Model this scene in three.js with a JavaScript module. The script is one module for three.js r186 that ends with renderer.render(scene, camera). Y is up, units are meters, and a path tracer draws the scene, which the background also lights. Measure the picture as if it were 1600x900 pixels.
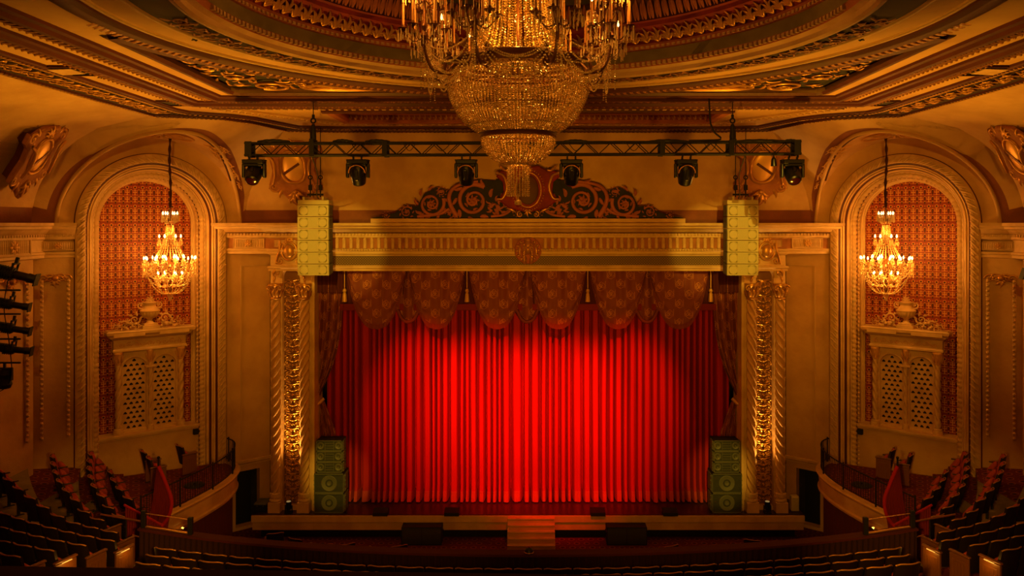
import * as THREE from 'three';
import { mergeGeometries, toCreasedNormals } from 'three/addons/utils/BufferGeometryUtils.js';
import { RoundedBoxGeometry } from 'three/addons/geometries/RoundedBoxGeometry.js';
import { RectAreaLightUniformsLib } from 'three/addons/lights/RectAreaLightUniformsLib.js';

// ------------------------------------------------------------------ camera, light, exposure
const E = 10.2;                               // eye height above the orchestra floor
const scene = new THREE.Scene();
scene.background = new THREE.Color(0x000000);
const camera = new THREE.PerspectiveCamera(2 * Math.atan(450 / 1200) * 180 / Math.PI, 1600 / 900, 0.1, 120);
camera.position.set(0, E, 0);
camera.lookAt(0, E, -10);
camera.setViewOffset(1600, 900, -25, 100, 1600, 900);   // shift lens: verticals stay upright
const renderer = new THREE.WebGLRenderer({ antialias: true });
renderer.toneMapping = THREE.LinearToneMapping;
renderer.toneMappingExposure = 1.0;
renderer.shadowMap.enabled = true;
RectAreaLightUniformsLib.init();

const AMBER = new THREE.Color().setRGB(1, 0.42, 0.022);
const AMBER_DEEP = new THREE.Color().setRGB(1, 0.38, 0.012);
const CANDLE = new THREE.Color().setRGB(1, 0.40, 0.04);
const YELLOW = new THREE.Color().setRGB(1, 0.62, 0.05);
const RED = new THREE.Color().setRGB(1, 0.006, 0.004);
const spots = [];
function spot(color, cd, from, to, angle, penumbra, radius = 4) {
  const s = new THREE.SpotLight(color, cd, 0, angle, penumbra, 2);
  s.position.set(...from); s.target.position.set(...to); s.castShadow = true; s.shadow.radius = radius;
  s.shadow.mapSize.set(1024, 1024); scene.add(s); scene.add(s.target); spots.push([color, from, to]); return s;
}
// red wash on the house curtain from the four middle moving heads of the truss
for (const [x, tx, ty, cd, an] of [[-4.14, -3.3, 3.7, 450, 0.26], [-1.5, -1.3, 3.5, 600, 0.27], [1.05, 0.9, 2.9, 720, 0.31], [3.84, 3.1, 3.7, 450, 0.26]]) spot(RED, cd, [x, E + 0.86, -18.9], [tx, ty, -26.3], an, 0.75, 5);
// added amber fill on the great chandelier, from unseen spots at the rear
for (const s of [-1, 1]) spot(AMBER, 30, [s * 3.2, E + 0.4, -3.2], [-0.1, E + 2.1, -11.4], 0.2, 0.6, 8);
for (const s of [-1, 1]) {
  // unseen orchestra-level floods aimed at the side ceilings and coves
  spot(AMBER, 620, [s * 5.6, 0.75, -18.4], [s * 7.4, E + 3, -17.0], 0.5, 0.9, 12);
  // unseen fill floods from the balcony across the proscenium and the splayed walls
  spot(AMBER, 230, [s * 4.6, E + 2.5, -5], [s * 10.4, E - 0.3, -24], 0.34, 1.0, 10);
  // yellow profile spot on the hanging loudspeakers
  spot(YELLOW, 380, [s * 5.0, E + 2.7, -9], [s * 6.1, E - 0.6, -24.2], 0.105, 0.3, 2);
  // greenish-yellow profile spot on the stage stacks
  spot(YELLOW, 620, [s * 3.2, E + 2.6, -7.5], [s * 6.25, 2.1, -25.1], 0.06, 0.5, 3);
}
// added amber fill from balcony-rail height onto the entablature and stage front
for (const s of [-1, 1]) spot(AMBER_DEEP, 275, [s * 1.5, E - 2.1, -4.6], [s * 3.4, E - 1.9, -25], 0.5, 1.0, 20);
// added low amber fill on the side boxes and their seats
for (const s of [-1, 1]) spot(AMBER, 230, [s * 2.0, E - 2.0, -5.2], [s * 10.9, 1.5, -21], 0.2, 0.9, 10);

// ------------------------------------------------------------------ helpers
const V3 = (x, y, z) => new THREE.Vector3(x, y, z);
const PI = Math.PI, TAU = 2 * PI;
let seed = 12345;
const rnd = () => { seed |= 0; seed = seed + 0x6D2B79F5 | 0; let t = Math.imul(seed ^ seed >>> 15, 1 | seed); t = t + Math.imul(t ^ t >>> 7, 61 | t) ^ t; return ((t ^ t >>> 14) >>> 0) / 4294967296; };
const rr = (a, b) => a + (b - a) * rnd();
const at = (px, py, d) => V3((px - 825) / 1200 * d, E + (350 - py) / 1200 * d, -d);
const names = {};
function numbered(n) { const k = names[n] = (names[n] ?? -1) + 1; return k ? `${n}_${String(k).padStart(3, '0')}` : n; }

// geometry clean-up: non-indexed, position + normal + uv only
function clean(g) {
  if (g.index) g = g.toNonIndexed();
  if (!g.attributes.normal) g.computeVertexNormals();
  if (!g.attributes.uv) g.setAttribute('uv', new THREE.BufferAttribute(new Float32Array(g.attributes.position.count * 2), 2));
  for (const k of Object.keys(g.attributes)) if (!['position', 'normal', 'uv'].includes(k)) g.deleteAttribute(k);
  g.groups = []; g.morphAttributes = {}; return g;
}
const join = l => l.length === 1 ? clean(l[0]) : mergeGeometries(l.map(clean));
const mv = (g, x = 0, y = 0, z = 0) => g.translate(x, y, z);
const M4 = (p = [0, 0, 0], r = [0, 0, 0], s = [1, 1, 1]) => new THREE.Matrix4().compose(V3(...p), new THREE.Quaternion().setFromEuler(new THREE.Euler(...r)), V3(...(typeof s === 'number' ? [s, s, s] : s)));
const xf = (g, p, r, s) => g.applyMatrix4(M4(p, r, s));
function warp(g, fn, crease = 0.7) { g = clean(g); const p = g.attributes.position, v = V3(); for (let i = 0; i < p.count; i++) { v.fromBufferAttribute(p, i); fn(v); p.setXYZ(i, v.x, v.y, v.z); } g.deleteAttribute('normal'); return clean(toCreasedNormals(g, crease)); }
function boxUV(g, s = 1) {                    // uv in metres from the dominant direction
  g = clean(g); const p = g.attributes.position, n = g.attributes.normal, u = g.attributes.uv;
  for (let i = 0; i < p.count; i++) {
    const ax = Math.abs(n.getX(i)), ay = Math.abs(n.getY(i)), az = Math.abs(n.getZ(i));
    if (ay >= ax && ay >= az) u.setXY(i, p.getX(i) * s, p.getZ(i) * s);
    else if (ax >= az) u.setXY(i, p.getZ(i) * s, p.getY(i) * s);
    else u.setXY(i, p.getX(i) * s, p.getY(i) * s);
  }
  return g;
}
const box = (w, h, d, x = 0, y = 0, z = 0, r = 0) => mv(r ? new RoundedBoxGeometry(w, h, d, 2, Math.min(r, w / 2.1, h / 2.1, d / 2.1)) : new THREE.BoxGeometry(w, h, d), x, y, z);
const cyl = (r1, r2, h, x = 0, y = 0, z = 0, n = 12) => mv(new THREE.CylinderGeometry(r1, r2, h, n), x, y, z);
const ball = (r, x = 0, y = 0, z = 0, n = 8) => mv(new THREE.SphereGeometry(r, n, Math.max(4, n * 0.7 | 0)), x, y, z);
const lathe = (pts, n = 32, a0 = 0, a1 = TAU) => new THREE.LatheGeometry(pts.map(p => new THREE.Vector2(p[0], p[1])), n, a0, a1);
function latheC(pts, n = 32, crease = 0.5) { return clean(toCreasedNormals(clean(lathe(pts, n)), crease)); }
function bar(a, b, r, n = 6) {                // round bar between two points
  const d = V3().subVectors(b, a), g = new THREE.CylinderGeometry(r, r, d.length(), n);
  g.applyQuaternion(new THREE.Quaternion().setFromUnitVectors(V3(0, 1, 0), d.clone().normalize())); return g.translate((a.x + b.x) / 2, (a.y + b.y) / 2, (a.z + b.z) / 2);
}
function tube(pts, rad, seg = 16, sides = 6, flat = 1) {   // tapered tube; rad number or fn(t); flat squashes local z
  const c = new THREE.CatmullRomCurve3(pts.map(p => p.isVector3 ? p : V3(...p)), false, 'catmullrom', 0.5), fr = c.computeFrenetFrames(seg, false), pos = [], uv = [], idx = [], f = typeof rad === 'number' ? () => rad : rad;
  for (let i = 0; i <= seg; i++) {
    const t = i / seg, P = c.getPointAt(t), r = Math.max(f(t), 1e-4);
    for (let j = 0; j <= sides; j++) { const a = j / sides * TAU, q = V3().addScaledVector(fr.normals[i], Math.cos(a) * r).addScaledVector(fr.binormals[i], Math.sin(a) * r); pos.push(P.x + q.x, P.y + q.y, P.z + q.z * flat); uv.push(t, j / sides); }
  }
  for (let i = 0; i < seg; i++) for (let j = 0; j < sides; j++) { const a = i * (sides + 1) + j, b = a + sides + 1; idx.push(a, a + 1, b, b, a + 1, b + 1); }
  const g = new THREE.BufferGeometry(); g.setAttribute('position', new THREE.Float32BufferAttribute(pos, 3)); g.setAttribute('uv', new THREE.Float32BufferAttribute(uv, 2)); g.setIndex(idx); g.computeVertexNormals(); return clean(g);
}
function surf(nu, nv, fn, smooth = true) {    // grid surface: fn(s,t) -> Vector3
  const pos = [], uv = [], idx = [];
  for (let i = 0; i <= nu; i++) for (let j = 0; j <= nv; j++) { const p = fn(i / nu, j / nv); pos.push(p.x, p.y, p.z); uv.push(p.u ?? i / nu, p.v ?? j / nv); }
  for (let i = 0; i < nu; i++) for (let j = 0; j < nv; j++) { const a = i * (nv + 1) + j, b = a + nv + 1; idx.push(a, b, a + 1, b, b + 1, a + 1); }
  const g = new THREE.BufferGeometry(); g.setAttribute('position', new THREE.Float32BufferAttribute(pos, 3)); g.setAttribute('uv', new THREE.Float32BufferAttribute(uv, 2)); g.setIndex(idx); g.computeVertexNormals();
  return smooth ? clean(g) : clean(toCreasedNormals(clean(g), 0.4));
}
// profile [[out, y], ...] swept along a plan path [[x, z], ...]; "out" is to the right of the walking direction
function sweep(path, prof, closed = false, crease = 0.5) {
  const n = path.length, mit = [];
  for (let i = 0; i < n; i++) {
    const a = path[(i - 1 + n) % n], b = path[i], c = path[(i + 1) % n];
    let d1 = [b[0] - a[0], b[1] - a[1]], d2 = [c[0] - b[0], c[1] - b[1]];
    if (!closed && i === 0) d1 = d2; if (!closed && i === n - 1) d2 = d1;
    const l1 = Math.hypot(...d1) || 1, l2 = Math.hypot(...d2) || 1, n1 = [-d1[1] / l1, d1[0] / l1], n2 = [-d2[1] / l2, d2[0] / l2];
    const m = [n1[0] + n2[0], n1[1] + n2[1]], k = 2 / Math.max(0.25, m[0] * m[0] + m[1] * m[1]); mit.push([m[0] * k, m[1] * k]);
  }
  const N = closed ? n : n - 1, pos = [], uv = [], idx = []; let s = 0;
  for (let i = 0; i <= N; i++) {
    const p = path[i % n], m = mit[i % n]; if (i) s += Math.hypot(p[0] - path[i - 1][0], p[1] - path[i - 1][1]); let q = 0;
    prof.forEach((o, j) => { if (j) q += Math.hypot(o[0] - prof[j - 1][0], o[1] - prof[j - 1][1]); pos.push(p[0] + m[0] * o[0], o[1], p[1] + m[1] * o[0]); uv.push(s, q); });
  }
  const w = prof.length;
  for (let i = 0; i < N; i++) for (let j = 0; j < w - 1; j++) { const a = i * w + j, b = a + w; idx.push(a, b, a + 1, b, b + 1, a + 1); }
  const g = new THREE.BufferGeometry(); g.setAttribute('position', new THREE.Float32BufferAttribute(pos, 3)); g.setAttribute('uv', new THREE.Float32BufferAttribute(uv, 2)); g.setIndex(idx);
  return clean(toCreasedNormals(g.toNonIndexed(), crease));
}
// profile [[r, z], ...] around a round arch (springing at y 0) with straight legs down to y = foot
function archPath(foot, seg = 40, legs = 10) { const l = []; for (let i = 0; i < legs; i++) l.push([1, foot * (1 - i / legs), 0]); for (let i = 0; i <= seg; i++) l.push(null, i / seg); return l; }
function archSweep(prof, foot, cx = 0, seg = 40, legs = 8, crease = 0.5) {
  const st = []; for (let i = 0; i < legs; i++) st.push([1, 0, foot * (1 - i / legs)]);
  for (let i = 0; i <= seg; i++) { const a = i / seg * PI; st.push([Math.cos(a), Math.sin(a), 0]); }
  for (let i = 1; i <= legs; i++) st.push([-1, 0, foot * i / legs]);
  const pos = [], uv = [], idx = [], w = prof.length; let s = 0, last = null;
  st.forEach(([c, sn, y]) => { let q = 0; const ref = prof[0][0], P = [ref * c, ref * sn + y]; if (last) s += Math.hypot(P[0] - last[0], P[1] - last[1]); last = P; prof.forEach(([r, z], j) => { if (j) q += Math.hypot(r - prof[j - 1][0], z - prof[j - 1][1]); pos.push(cx + r * c, r * sn + y, z); uv.push(s, q); }); });
  for (let i = 0; i < st.length - 1; i++) for (let j = 0; j < w - 1; j++) { const a = i * w + j, b = a + w; idx.push(a, b, a + 1, b, b + 1, a + 1); }
  const g = new THREE.BufferGeometry(); g.setAttribute('position', new THREE.Float32BufferAttribute(pos, 3)); g.setAttribute('uv', new THREE.Float32BufferAttribute(uv, 2)); g.setIndex(idx);
  return clean(toCreasedNormals(g.toNonIndexed(), crease));
}
const shp = pts => { const s = new THREE.Shape(); pts.forEach((p, i) => i ? s.lineTo(p[0], p[1]) : s.moveTo(p[0], p[1])); return s; };
const extr = (s, depth, bevel = 0, cs = 10) => new THREE.ExtrudeGeometry(s, { depth, bevelEnabled: bevel > 0, bevelSize: bevel, bevelThickness: bevel, bevelSegments: 1, curveSegments: cs });

// carved ornament in the xy plane, relief towards +z
function scroll(cx, cy, R, turns, a0, dir, w, seg = 34, sides = 5) {
  const p = []; for (let i = 0; i <= 22; i++) { const t = i / 22, r = R * (1 - 0.88 * Math.pow(t, 0.85)), a = a0 + dir * turns * TAU * t; p.push([cx + r * Math.cos(a), cy + r * Math.sin(a), w * 0.5 + w * 0.7 * t]); }
  const e = p[22]; return [tube(p, t => w * (1 - 0.55 * t), seg, sides, 0.9), ball(w * 0.95, e[0], e[1], e[2], 6)];
}
function leaf(x, y, a, L, W, curl = 0.25, z = 0.01) {
  const c = Math.cos(a), s = Math.sin(a), q = (u, v, h) => [x + c * u - s * v, y + s * u + c * v, z + h];
  return tube([q(0, 0, 0), q(L * 0.35, L * curl * 0.25, W * 0.35), q(L * 0.72, L * curl * 0.3, W * 0.5), q(L, 0 - L * curl * 0.3, W * 0.2)], t => W * Math.pow(Math.sin(PI * (0.08 + 0.9 * t)), 0.8) * (1 - 0.35 * t), 6, 5, 0.55);
}
const fan = (x, y, a, L, W, n = 5, spread = 1.3, z = 0.01) => Array.from({ length: n }, (_, i) => { const k = n > 1 ? i / (n - 1) - 0.5 : 0; return leaf(x, y, a + k * spread * 2, L * (1 - 0.55 * Math.abs(k) * 2 * 0.7), W, k < 0 ? 0.3 : -0.3, z); });
const flipX = g => { g = clean(g.clone()); const p = g.attributes.position, n = g.attributes.normal; for (let i = 0; i < p.count; i++) { p.setX(i, -p.getX(i)); n.setX(i, -n.getX(i)); } for (let i = 0; i < p.count; i += 3) for (const A of [p, n, g.attributes.uv]) for (let k = 0; k < A.itemSize; k++) { const b = A.array[(i + 1) * A.itemSize + k]; A.array[(i + 1) * A.itemSize + k] = A.array[(i + 2) * A.itemSize + k]; A.array[(i + 2) * A.itemSize + k] = b; } return g; };
const both = l => { const g = join(l); return [g, flipX(g)]; };

// objects
function mesh(name, geos, mat, parent) { const m = new THREE.Mesh(Array.isArray(geos) ? join(geos) : clean(geos), mat); m.name = parent ? name : numbered(name); m.castShadow = m.receiveShadow = true; (parent ?? scene).add(m); return m; }
function share(name, geo, mat, parent) { const m = new THREE.Mesh(geo, mat); m.name = parent ? name : numbered(name); m.castShadow = m.receiveShadow = true; (parent ?? scene).add(m); return m; }
function thing(name, label, category, p = [0, 0, 0], turn = 0, group) { const o = new THREE.Group(); o.name = numbered(name); o.position.set(...p); o.rotation.y = turn; scene.add(o); o.userData = { label, category }; if (group) o.userData.group = group; return o; }
function tag(o, label, category, group) { o.userData = { ...o.userData, label, category }; if (group) o.userData.group = group; return o; }
function struct(name, label, category, p = [0, 0, 0], turn = 0) { const o = thing(name, label, category, p, turn); o.userData.kind = 'structure'; return o; }
const stuff = o => { o.userData.kind = 'stuff'; return o; };
function inst(name, geo, mat, mats, parent) { const m = new THREE.InstancedMesh(clean(geo), mat, mats.length); mats.forEach((x, i) => m.setMatrixAt(i, x)); m.name = name; m.castShadow = m.receiveShadow = true; m.userData.kind = 'stuff'; parent.add(m); return m; }
const flipped = new Map();
function mirror(o, label, group) {            // the same thing built on the other side of the house's centre line
  const go = a => {
    let b;
    if (a.isInstancedMesh) { const g = flipped.get(a.geometry) ?? flipX(a.geometry); flipped.set(a.geometry, g); b = new THREE.InstancedMesh(g, a.material, a.count); const F = new THREE.Matrix4().makeScale(-1, 1, 1), m = new THREE.Matrix4(); for (let i = 0; i < a.count; i++) { a.getMatrixAt(i, m); b.setMatrixAt(i, F.clone().multiply(m).multiply(F)); } }
    else if (a.isMesh) { const g = flipped.get(a.geometry) ?? flipX(a.geometry); flipped.set(a.geometry, g); b = new THREE.Mesh(g, a.material); }
    else b = new THREE.Group();
    b.name = a.name; b.castShadow = b.receiveShadow = true; b.userData = { ...a.userData }; b.position.set(-a.position.x, a.position.y, a.position.z);
    b.quaternion.set(a.quaternion.x, -a.quaternion.y, -a.quaternion.z, a.quaternion.w); b.scale.copy(a.scale);
    a.children.forEach(c => b.add(go(c))); return b;
  };
  const r = go(o); r.name = numbered(o.name.replace(/_\d{3}$/, '')); if (label) r.userData.label = label; if (group) r.userData.group = group; scene.add(r); return r;
}

// ------------------------------------------------------------------ textures and materials
function canvasTex(w, h, draw, rep = [1, 1], srgb = true) { const c = document.createElement('canvas'); c.width = w; c.height = h; const x = c.getContext('2d'); draw(x, w, h); const t = new THREE.CanvasTexture(c); t.wrapS = t.wrapT = THREE.RepeatWrapping; t.repeat.set(...rep); if (srgb) t.colorSpace = THREE.SRGBColorSpace; return t; }
function noiseArr(n, oct, s0) {               // tiling value noise
  const out = new Float32Array(n * n); let amp = 1, tot = 0;
  for (let o = 0; o < oct; o++) {
    const c = s0 << o, gr = new Float32Array(c * c).map(() => rnd());
    for (let y = 0; y < n; y++) for (let x = 0; x < n; x++) { const fx = x / n * c, fy = y / n * c, ix = fx | 0, iy = fy | 0, a = fx - ix, b = fy - iy, sa = a * a * (3 - 2 * a), sb = b * b * (3 - 2 * b), g = (i, j) => gr[(j % c) * c + i % c]; out[y * n + x] += amp * ((g(ix, iy) * (1 - sa) + g(ix + 1, iy) * sa) * (1 - sb) + (g(ix, iy + 1) * (1 - sa) + g(ix + 1, iy + 1) * sa) * sb); }
    tot += amp; amp *= 0.55;
  }
  return out.map(v => v / tot);
}
const N1 = noiseArr(256, 5, 4);
function noiseTex(lo, hi, rep, srgb = true, cut = 0) { const n = 256, d = new Uint8Array(n * n * 4); for (let i = 0; i < n * n; i++) { let v = Math.min(1, Math.max(0, (N1[i] - 0.5) * 2.2 + 0.5)); for (let k = 0; k < 3; k++) d[i * 4 + k] = 255 * (lo[k] + (hi[k] - lo[k]) * v); d[i * 4 + 3] = 255; } const t = new THREE.DataTexture(d, n, n); t.wrapS = t.wrapT = THREE.RepeatWrapping; t.magFilter = t.minFilter = THREE.LinearFilter; t.repeat.set(rep, rep); if (srgb) t.colorSpace = THREE.SRGBColorSpace; t.needsUpdate = true; return t; }
const h3 = s => { const n = parseInt(s.slice(1), 16); return [(n >> 16 & 255) / 255, (n >> 8 & 255) / 255, (n & 255) / 255]; };
const grain = noiseTex([0, 0, 0], [1, 1, 1], 2.5, false);
const std = (color, o = {}) => new THREE.MeshStandardMaterial({ color, roughness: 0.7, ...o });
const plasterMat = (lo, hi, rep = 0.35, o = {}) => new THREE.MeshStandardMaterial({ map: noiseTex(h3(lo), h3(hi), rep), bumpMap: grain, bumpScale: 0.003, roughness: 0.75, ...o });
const M = {
  plaster: plasterMat('#b98f5c', '#cda46c'), ceil: plasterMat('#bd9159', '#cfa568', 0.25),
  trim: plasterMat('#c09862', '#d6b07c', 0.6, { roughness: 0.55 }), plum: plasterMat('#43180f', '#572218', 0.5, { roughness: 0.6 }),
  russet: plasterMat('#774026', '#8a4d30', 0.5), terracotta: plasterMat('#98532f', '#b4693e', 0.8), navy: plasterMat('#15131a', '#23202a', 0.7),
  gold: std('#c08a3c', { metalness: 0.55, roughness: 0.38 }), goldDull: std('#cc974e', { metalness: 0.2, roughness: 0.45 }), bed: std('#2a110a', { roughness: 0.7 }), goldDark: std('#9a6632', { metalness: 0.3, roughness: 0.42 }),
  goldBright: std('#d8a24a', { metalness: 0.7, roughness: 0.3 }), bronze: std('#6e4222', { metalness: 0.5, roughness: 0.4 }),
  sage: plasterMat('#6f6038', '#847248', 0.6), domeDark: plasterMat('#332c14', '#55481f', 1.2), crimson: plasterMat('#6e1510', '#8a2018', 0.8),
  black: std('#080807', { roughness: 0.65 }), blackGloss: std('#0a0a0a', { roughness: 0.35 }), steel: std('#55524c', { metalness: 0.7, roughness: 0.4 }), iron: std('#070504', { roughness: 0.75 }),
  wood: std('#7a4a24', { roughness: 0.45 }), darkWood: std('#2a1208', { roughness: 0.5 }), brass: std('#c79a4e', { metalness: 0.8, roughness: 0.3 }),
};
// ------------------------------------------------------------------ the room: plan (x, z) of the left half, mirrored for the right
const HC = 3.1, HL = 3.0;                     // ceiling and cove-top heights above the eye
const WALL = [[-14.1, 4], [-14.1, -19], [-14.1, -21.8], [-12.94, -22.78], [-11.79, -23.75], [-10.63, -24.72], [-9.47, -25.7], [-6, -25.7], [0, -25.7]];
const LOW = [[-10.4, 4], [-10.4, -18.5], [-10.35, -21.2], [-9.4, -21.5], [-8.7, -21.75], [-8.2, -22.5], [-7.75, -24.5], [-6, -24.75], [0, -24.75]];
const UPR = [[-9.5, 4], [-9.5, -20.6], [-9.35, -21.1], [-8.9, -21.4], [-8.4, -21.7], [-7.95, -22.3], [-7.3, -24.25], [-6, -24.5], [0, -24.5]];
const full = l => [...l, ...l.slice(0, -1).reverse().map(([x, z]) => [-x, z])];
const NO = V3(-11.43, E, -24.05), NTURN = Math.atan2(0.638, 0.77);     // niche frame: x to the stage, z into the room
const nLocal = (x, z) => { const a = x - NO.x, b = z - NO.z; return [0.77 * a - 0.638 * b, 0.638 * a + 0.77 * b]; };
const NX = -0.24;                             // arch centre in the niche frame
const coveAt = (s, t) => { const i = Math.min(WALL.length - 2, Math.max(0, Math.floor(s))), f = s - i, k1 = Math.min(1, Math.max(0, s - 2)), g = k1 * t * t + (1 - k1) * (1 - Math.sqrt(Math.max(0, 1 - t * t))), p = k => (WALL[i][k] * (1 - f) + WALL[i + 1][k] * f) * (1 - g) + (LOW[i][k] * (1 - f) + LOW[i + 1][k] * f) * g; return V3(p(0), E + HL * t, p(1)); };
function coveHit(x, v) {                      // where a horizontal line along the niche axis meets the cove: [s, depth in the niche frame]
  const t = v / HL; let last = null;
  for (let k = 0; k <= 80; k++) { const s = 2 + k / 20, p = coveAt(s, t), [lx, lz] = nLocal(p.x, p.z); if (last && (lx - x) * (last[0] - x) <= 0) { const f = (x - last[0]) / (lx - last[0] || 1); return [last[2] + f * (s - last[2]), last[1] + f * (lz - last[1])]; } last = [lx, lz, s]; }
  return [6, last[1]];
}
const AR = 2.67;
const archHits = Array.from({ length: 73 }, (_, i) => { const a = i / 72 * PI, x = NX + AR * Math.cos(a), v = AR * Math.sin(a), [s, w] = coveHit(x, v); return { a, x, v, s, t: v / HL, w }; });

// floor
const carpetTex = canvasTex(256, 256, (c, w, h) => { c.fillStyle = '#5e120c'; c.fillRect(0, 0, w, h); for (let j = 0; j < 4; j++) for (let i = 0; i < 4; i++) { const x = i * 64 + (j % 2) * 32, y = j * 64 + 32; c.strokeStyle = '#8e4a1c'; c.lineWidth = 5; c.beginPath(); c.arc(x % 256, y, 18, 0, TAU); c.stroke(); c.fillStyle = '#2e0906'; c.beginPath(); c.arc(x % 256, y, 8, 0, TAU); c.fill(); c.fillStyle = '#7d2a14'; c.fillRect((x + 28) % 256, y - 30, 8, 8); } }, [0.8, 0.8]);
M.carpet = new THREE.MeshStandardMaterial({ map: carpetTex, roughness: 0.95, bumpMap: grain, bumpScale: 0.004 });
M.concrete = plasterMat('#6b5a34', '#83703f', 0.5, { roughness: 0.85 });
{
  const f = struct('floor', 'dark red patterned carpet floor of the orchestra level below the stage', 'floor');
  mesh('carpet', boxUV(box(31, 0.3, 32, 0, -0.15, -12)), M.carpet, f);
}
// stage platform
const stage = struct('stage', 'raised stage with amber painted front edge below the red curtain', 'stage');
const stageBoards = canvasTex(512, 512, (c, w, h) => { for (let i = 0; i < 16; i++) { const b = 26 + rnd() * 14 | 0; c.fillStyle = `rgb(${b + 22},${b - 2},${b - 8})`; c.fillRect(i * 32, 0, 32, 512); c.fillStyle = '#0d0605'; c.fillRect(i * 32, 0, 2, 512); for (let k = 0; k < 40; k++) { c.fillStyle = 'rgba(0,0,0,.12)'; c.fillRect(i * 32 + rnd() * 30, rnd() * 512, 1.5, 30 + rnd() * 90); } } }, [0.55, 0.55]);
M.stage = new THREE.MeshStandardMaterial({ map: stageBoards, roughness: 0.32 });
mesh('stage_floor', boxUV(box(17.84, 0.12, 6.2, 0, 0.76, -27.88)), M.stage, stage);
mesh('fascia', boxUV(box(17.84, 0.22, 0.12, 0, 0.69, -24.79, 0.015)), M.trim, stage);
mesh('fascia', boxUV(box(17.8, 0.24, 0.12, 0, 0.44, -24.84, 0.015)), M.trim, stage);
mesh('toe_recess', box(17.4, 0.34, 0.1, 0, 0.17, -25.1), M.black, stage);
{
  const w = struct('wall_back', 'dark stage back wall hidden behind the red curtain', 'wall');
  mesh('brick_face', boxUV(box(19, 10.5, 0.3, 0, 5.2, -31)), M.navy, w);
  for (const s of [-1, 1]) mesh('wing', boxUV(box(0.3, 10.5, 5, s * 9.3, 5.2, -28.7)), M.navy, w);
  mesh('loft', boxUV(box(19, 0.3, 5, 0, 10.6, -28.7)), M.navy, w);
  const r = struct('wall_rear', 'plain rear wall of the upper balcony', 'wall');
  mesh('plaster', boxUV(box(30, 15, 0.3, 0, 6.5, 4.1)), M.plum, r);
}

// ceiling slab with the dome opening, two spandrel recesses and the front coffer
const DZ = -11.4;                             // centre of the round dome
const ceiling = struct('ceiling', 'amber plaster ceiling with a round dome and plum mouldings', 'ceiling');
const spandPts = []; { const R = 7.0; for (let i = 0; i <= 24; i++) { const d0 = 12.6 - 11.4, x1 = 1.75, a0 = Math.asin(d0 / R), a1 = Math.acos(x1 / R), a = a0 + (a1 - a0) * i / 24; spandPts.push([-R * Math.cos(a), -(11.4 + R * Math.sin(a))]); } spandPts.push([-1.75, -18.25], [-6.85, -18.25], [-7.0, -18.1]); }
{
  // shape drawn in (x, -z) so that the extrusion points up
  const s = shp([[-16, -4.2], [16, -4.2], [16, 27], [-16, 27]]);
  const hole = pts => { const h = new THREE.Path(); pts.forEach((p, i) => i ? h.lineTo(p[0], -p[1]) : h.moveTo(p[0], -p[1])); s.holes.push(h); };
  hole(Array.from({ length: 96 }, (_, i) => [4.86 * Math.cos(i / 96 * TAU), DZ + 4.86 * Math.sin(i / 96 * TAU)]));
  hole(spandPts); hole(spandPts.map(([x, z]) => [-x, z]));
  const cof = [[-5.4, -20.95], [5.4, -20.95], [5.4, -23.1], [-5.4, -23.1]]; hole(cof);
  const g = extr(s, 0.22).rotateX(-PI / 2).translate(0, E + HC, 0);
  mesh('plaster_field', boxUV(g), M.ceil, ceiling);
  const top = extr((() => { const q = shp([[-16, -4.2], [16, -4.2], [16, 31.2], [-16, 31.2]]); const h = new THREE.Path(); h.absarc(0, -DZ, 4.86, 0, TAU); q.holes.push(h); return q; })(), 0.2, 0, 48).rotateX(-PI / 2).translate(0, E + HC + 0.2, 0);
  mesh('plaster_backing', boxUV(top), M.plum, ceiling);
  mesh('coffer_panel', boxUV(box(11, 0.05, 2.3, 0, E + HC + 0.19, -22.02)), M.terracotta, ceiling);
  for (const m of [1, -1]) { const q = shp(spandPts.map(([x, z]) => [m * x, -z])); mesh('spandrel_panel', boxUV(extr(q, 0.03).rotateX(-PI / 2).translate(0, E + HC + 0.13, 0)), M.navy, ceiling); }
}
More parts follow.
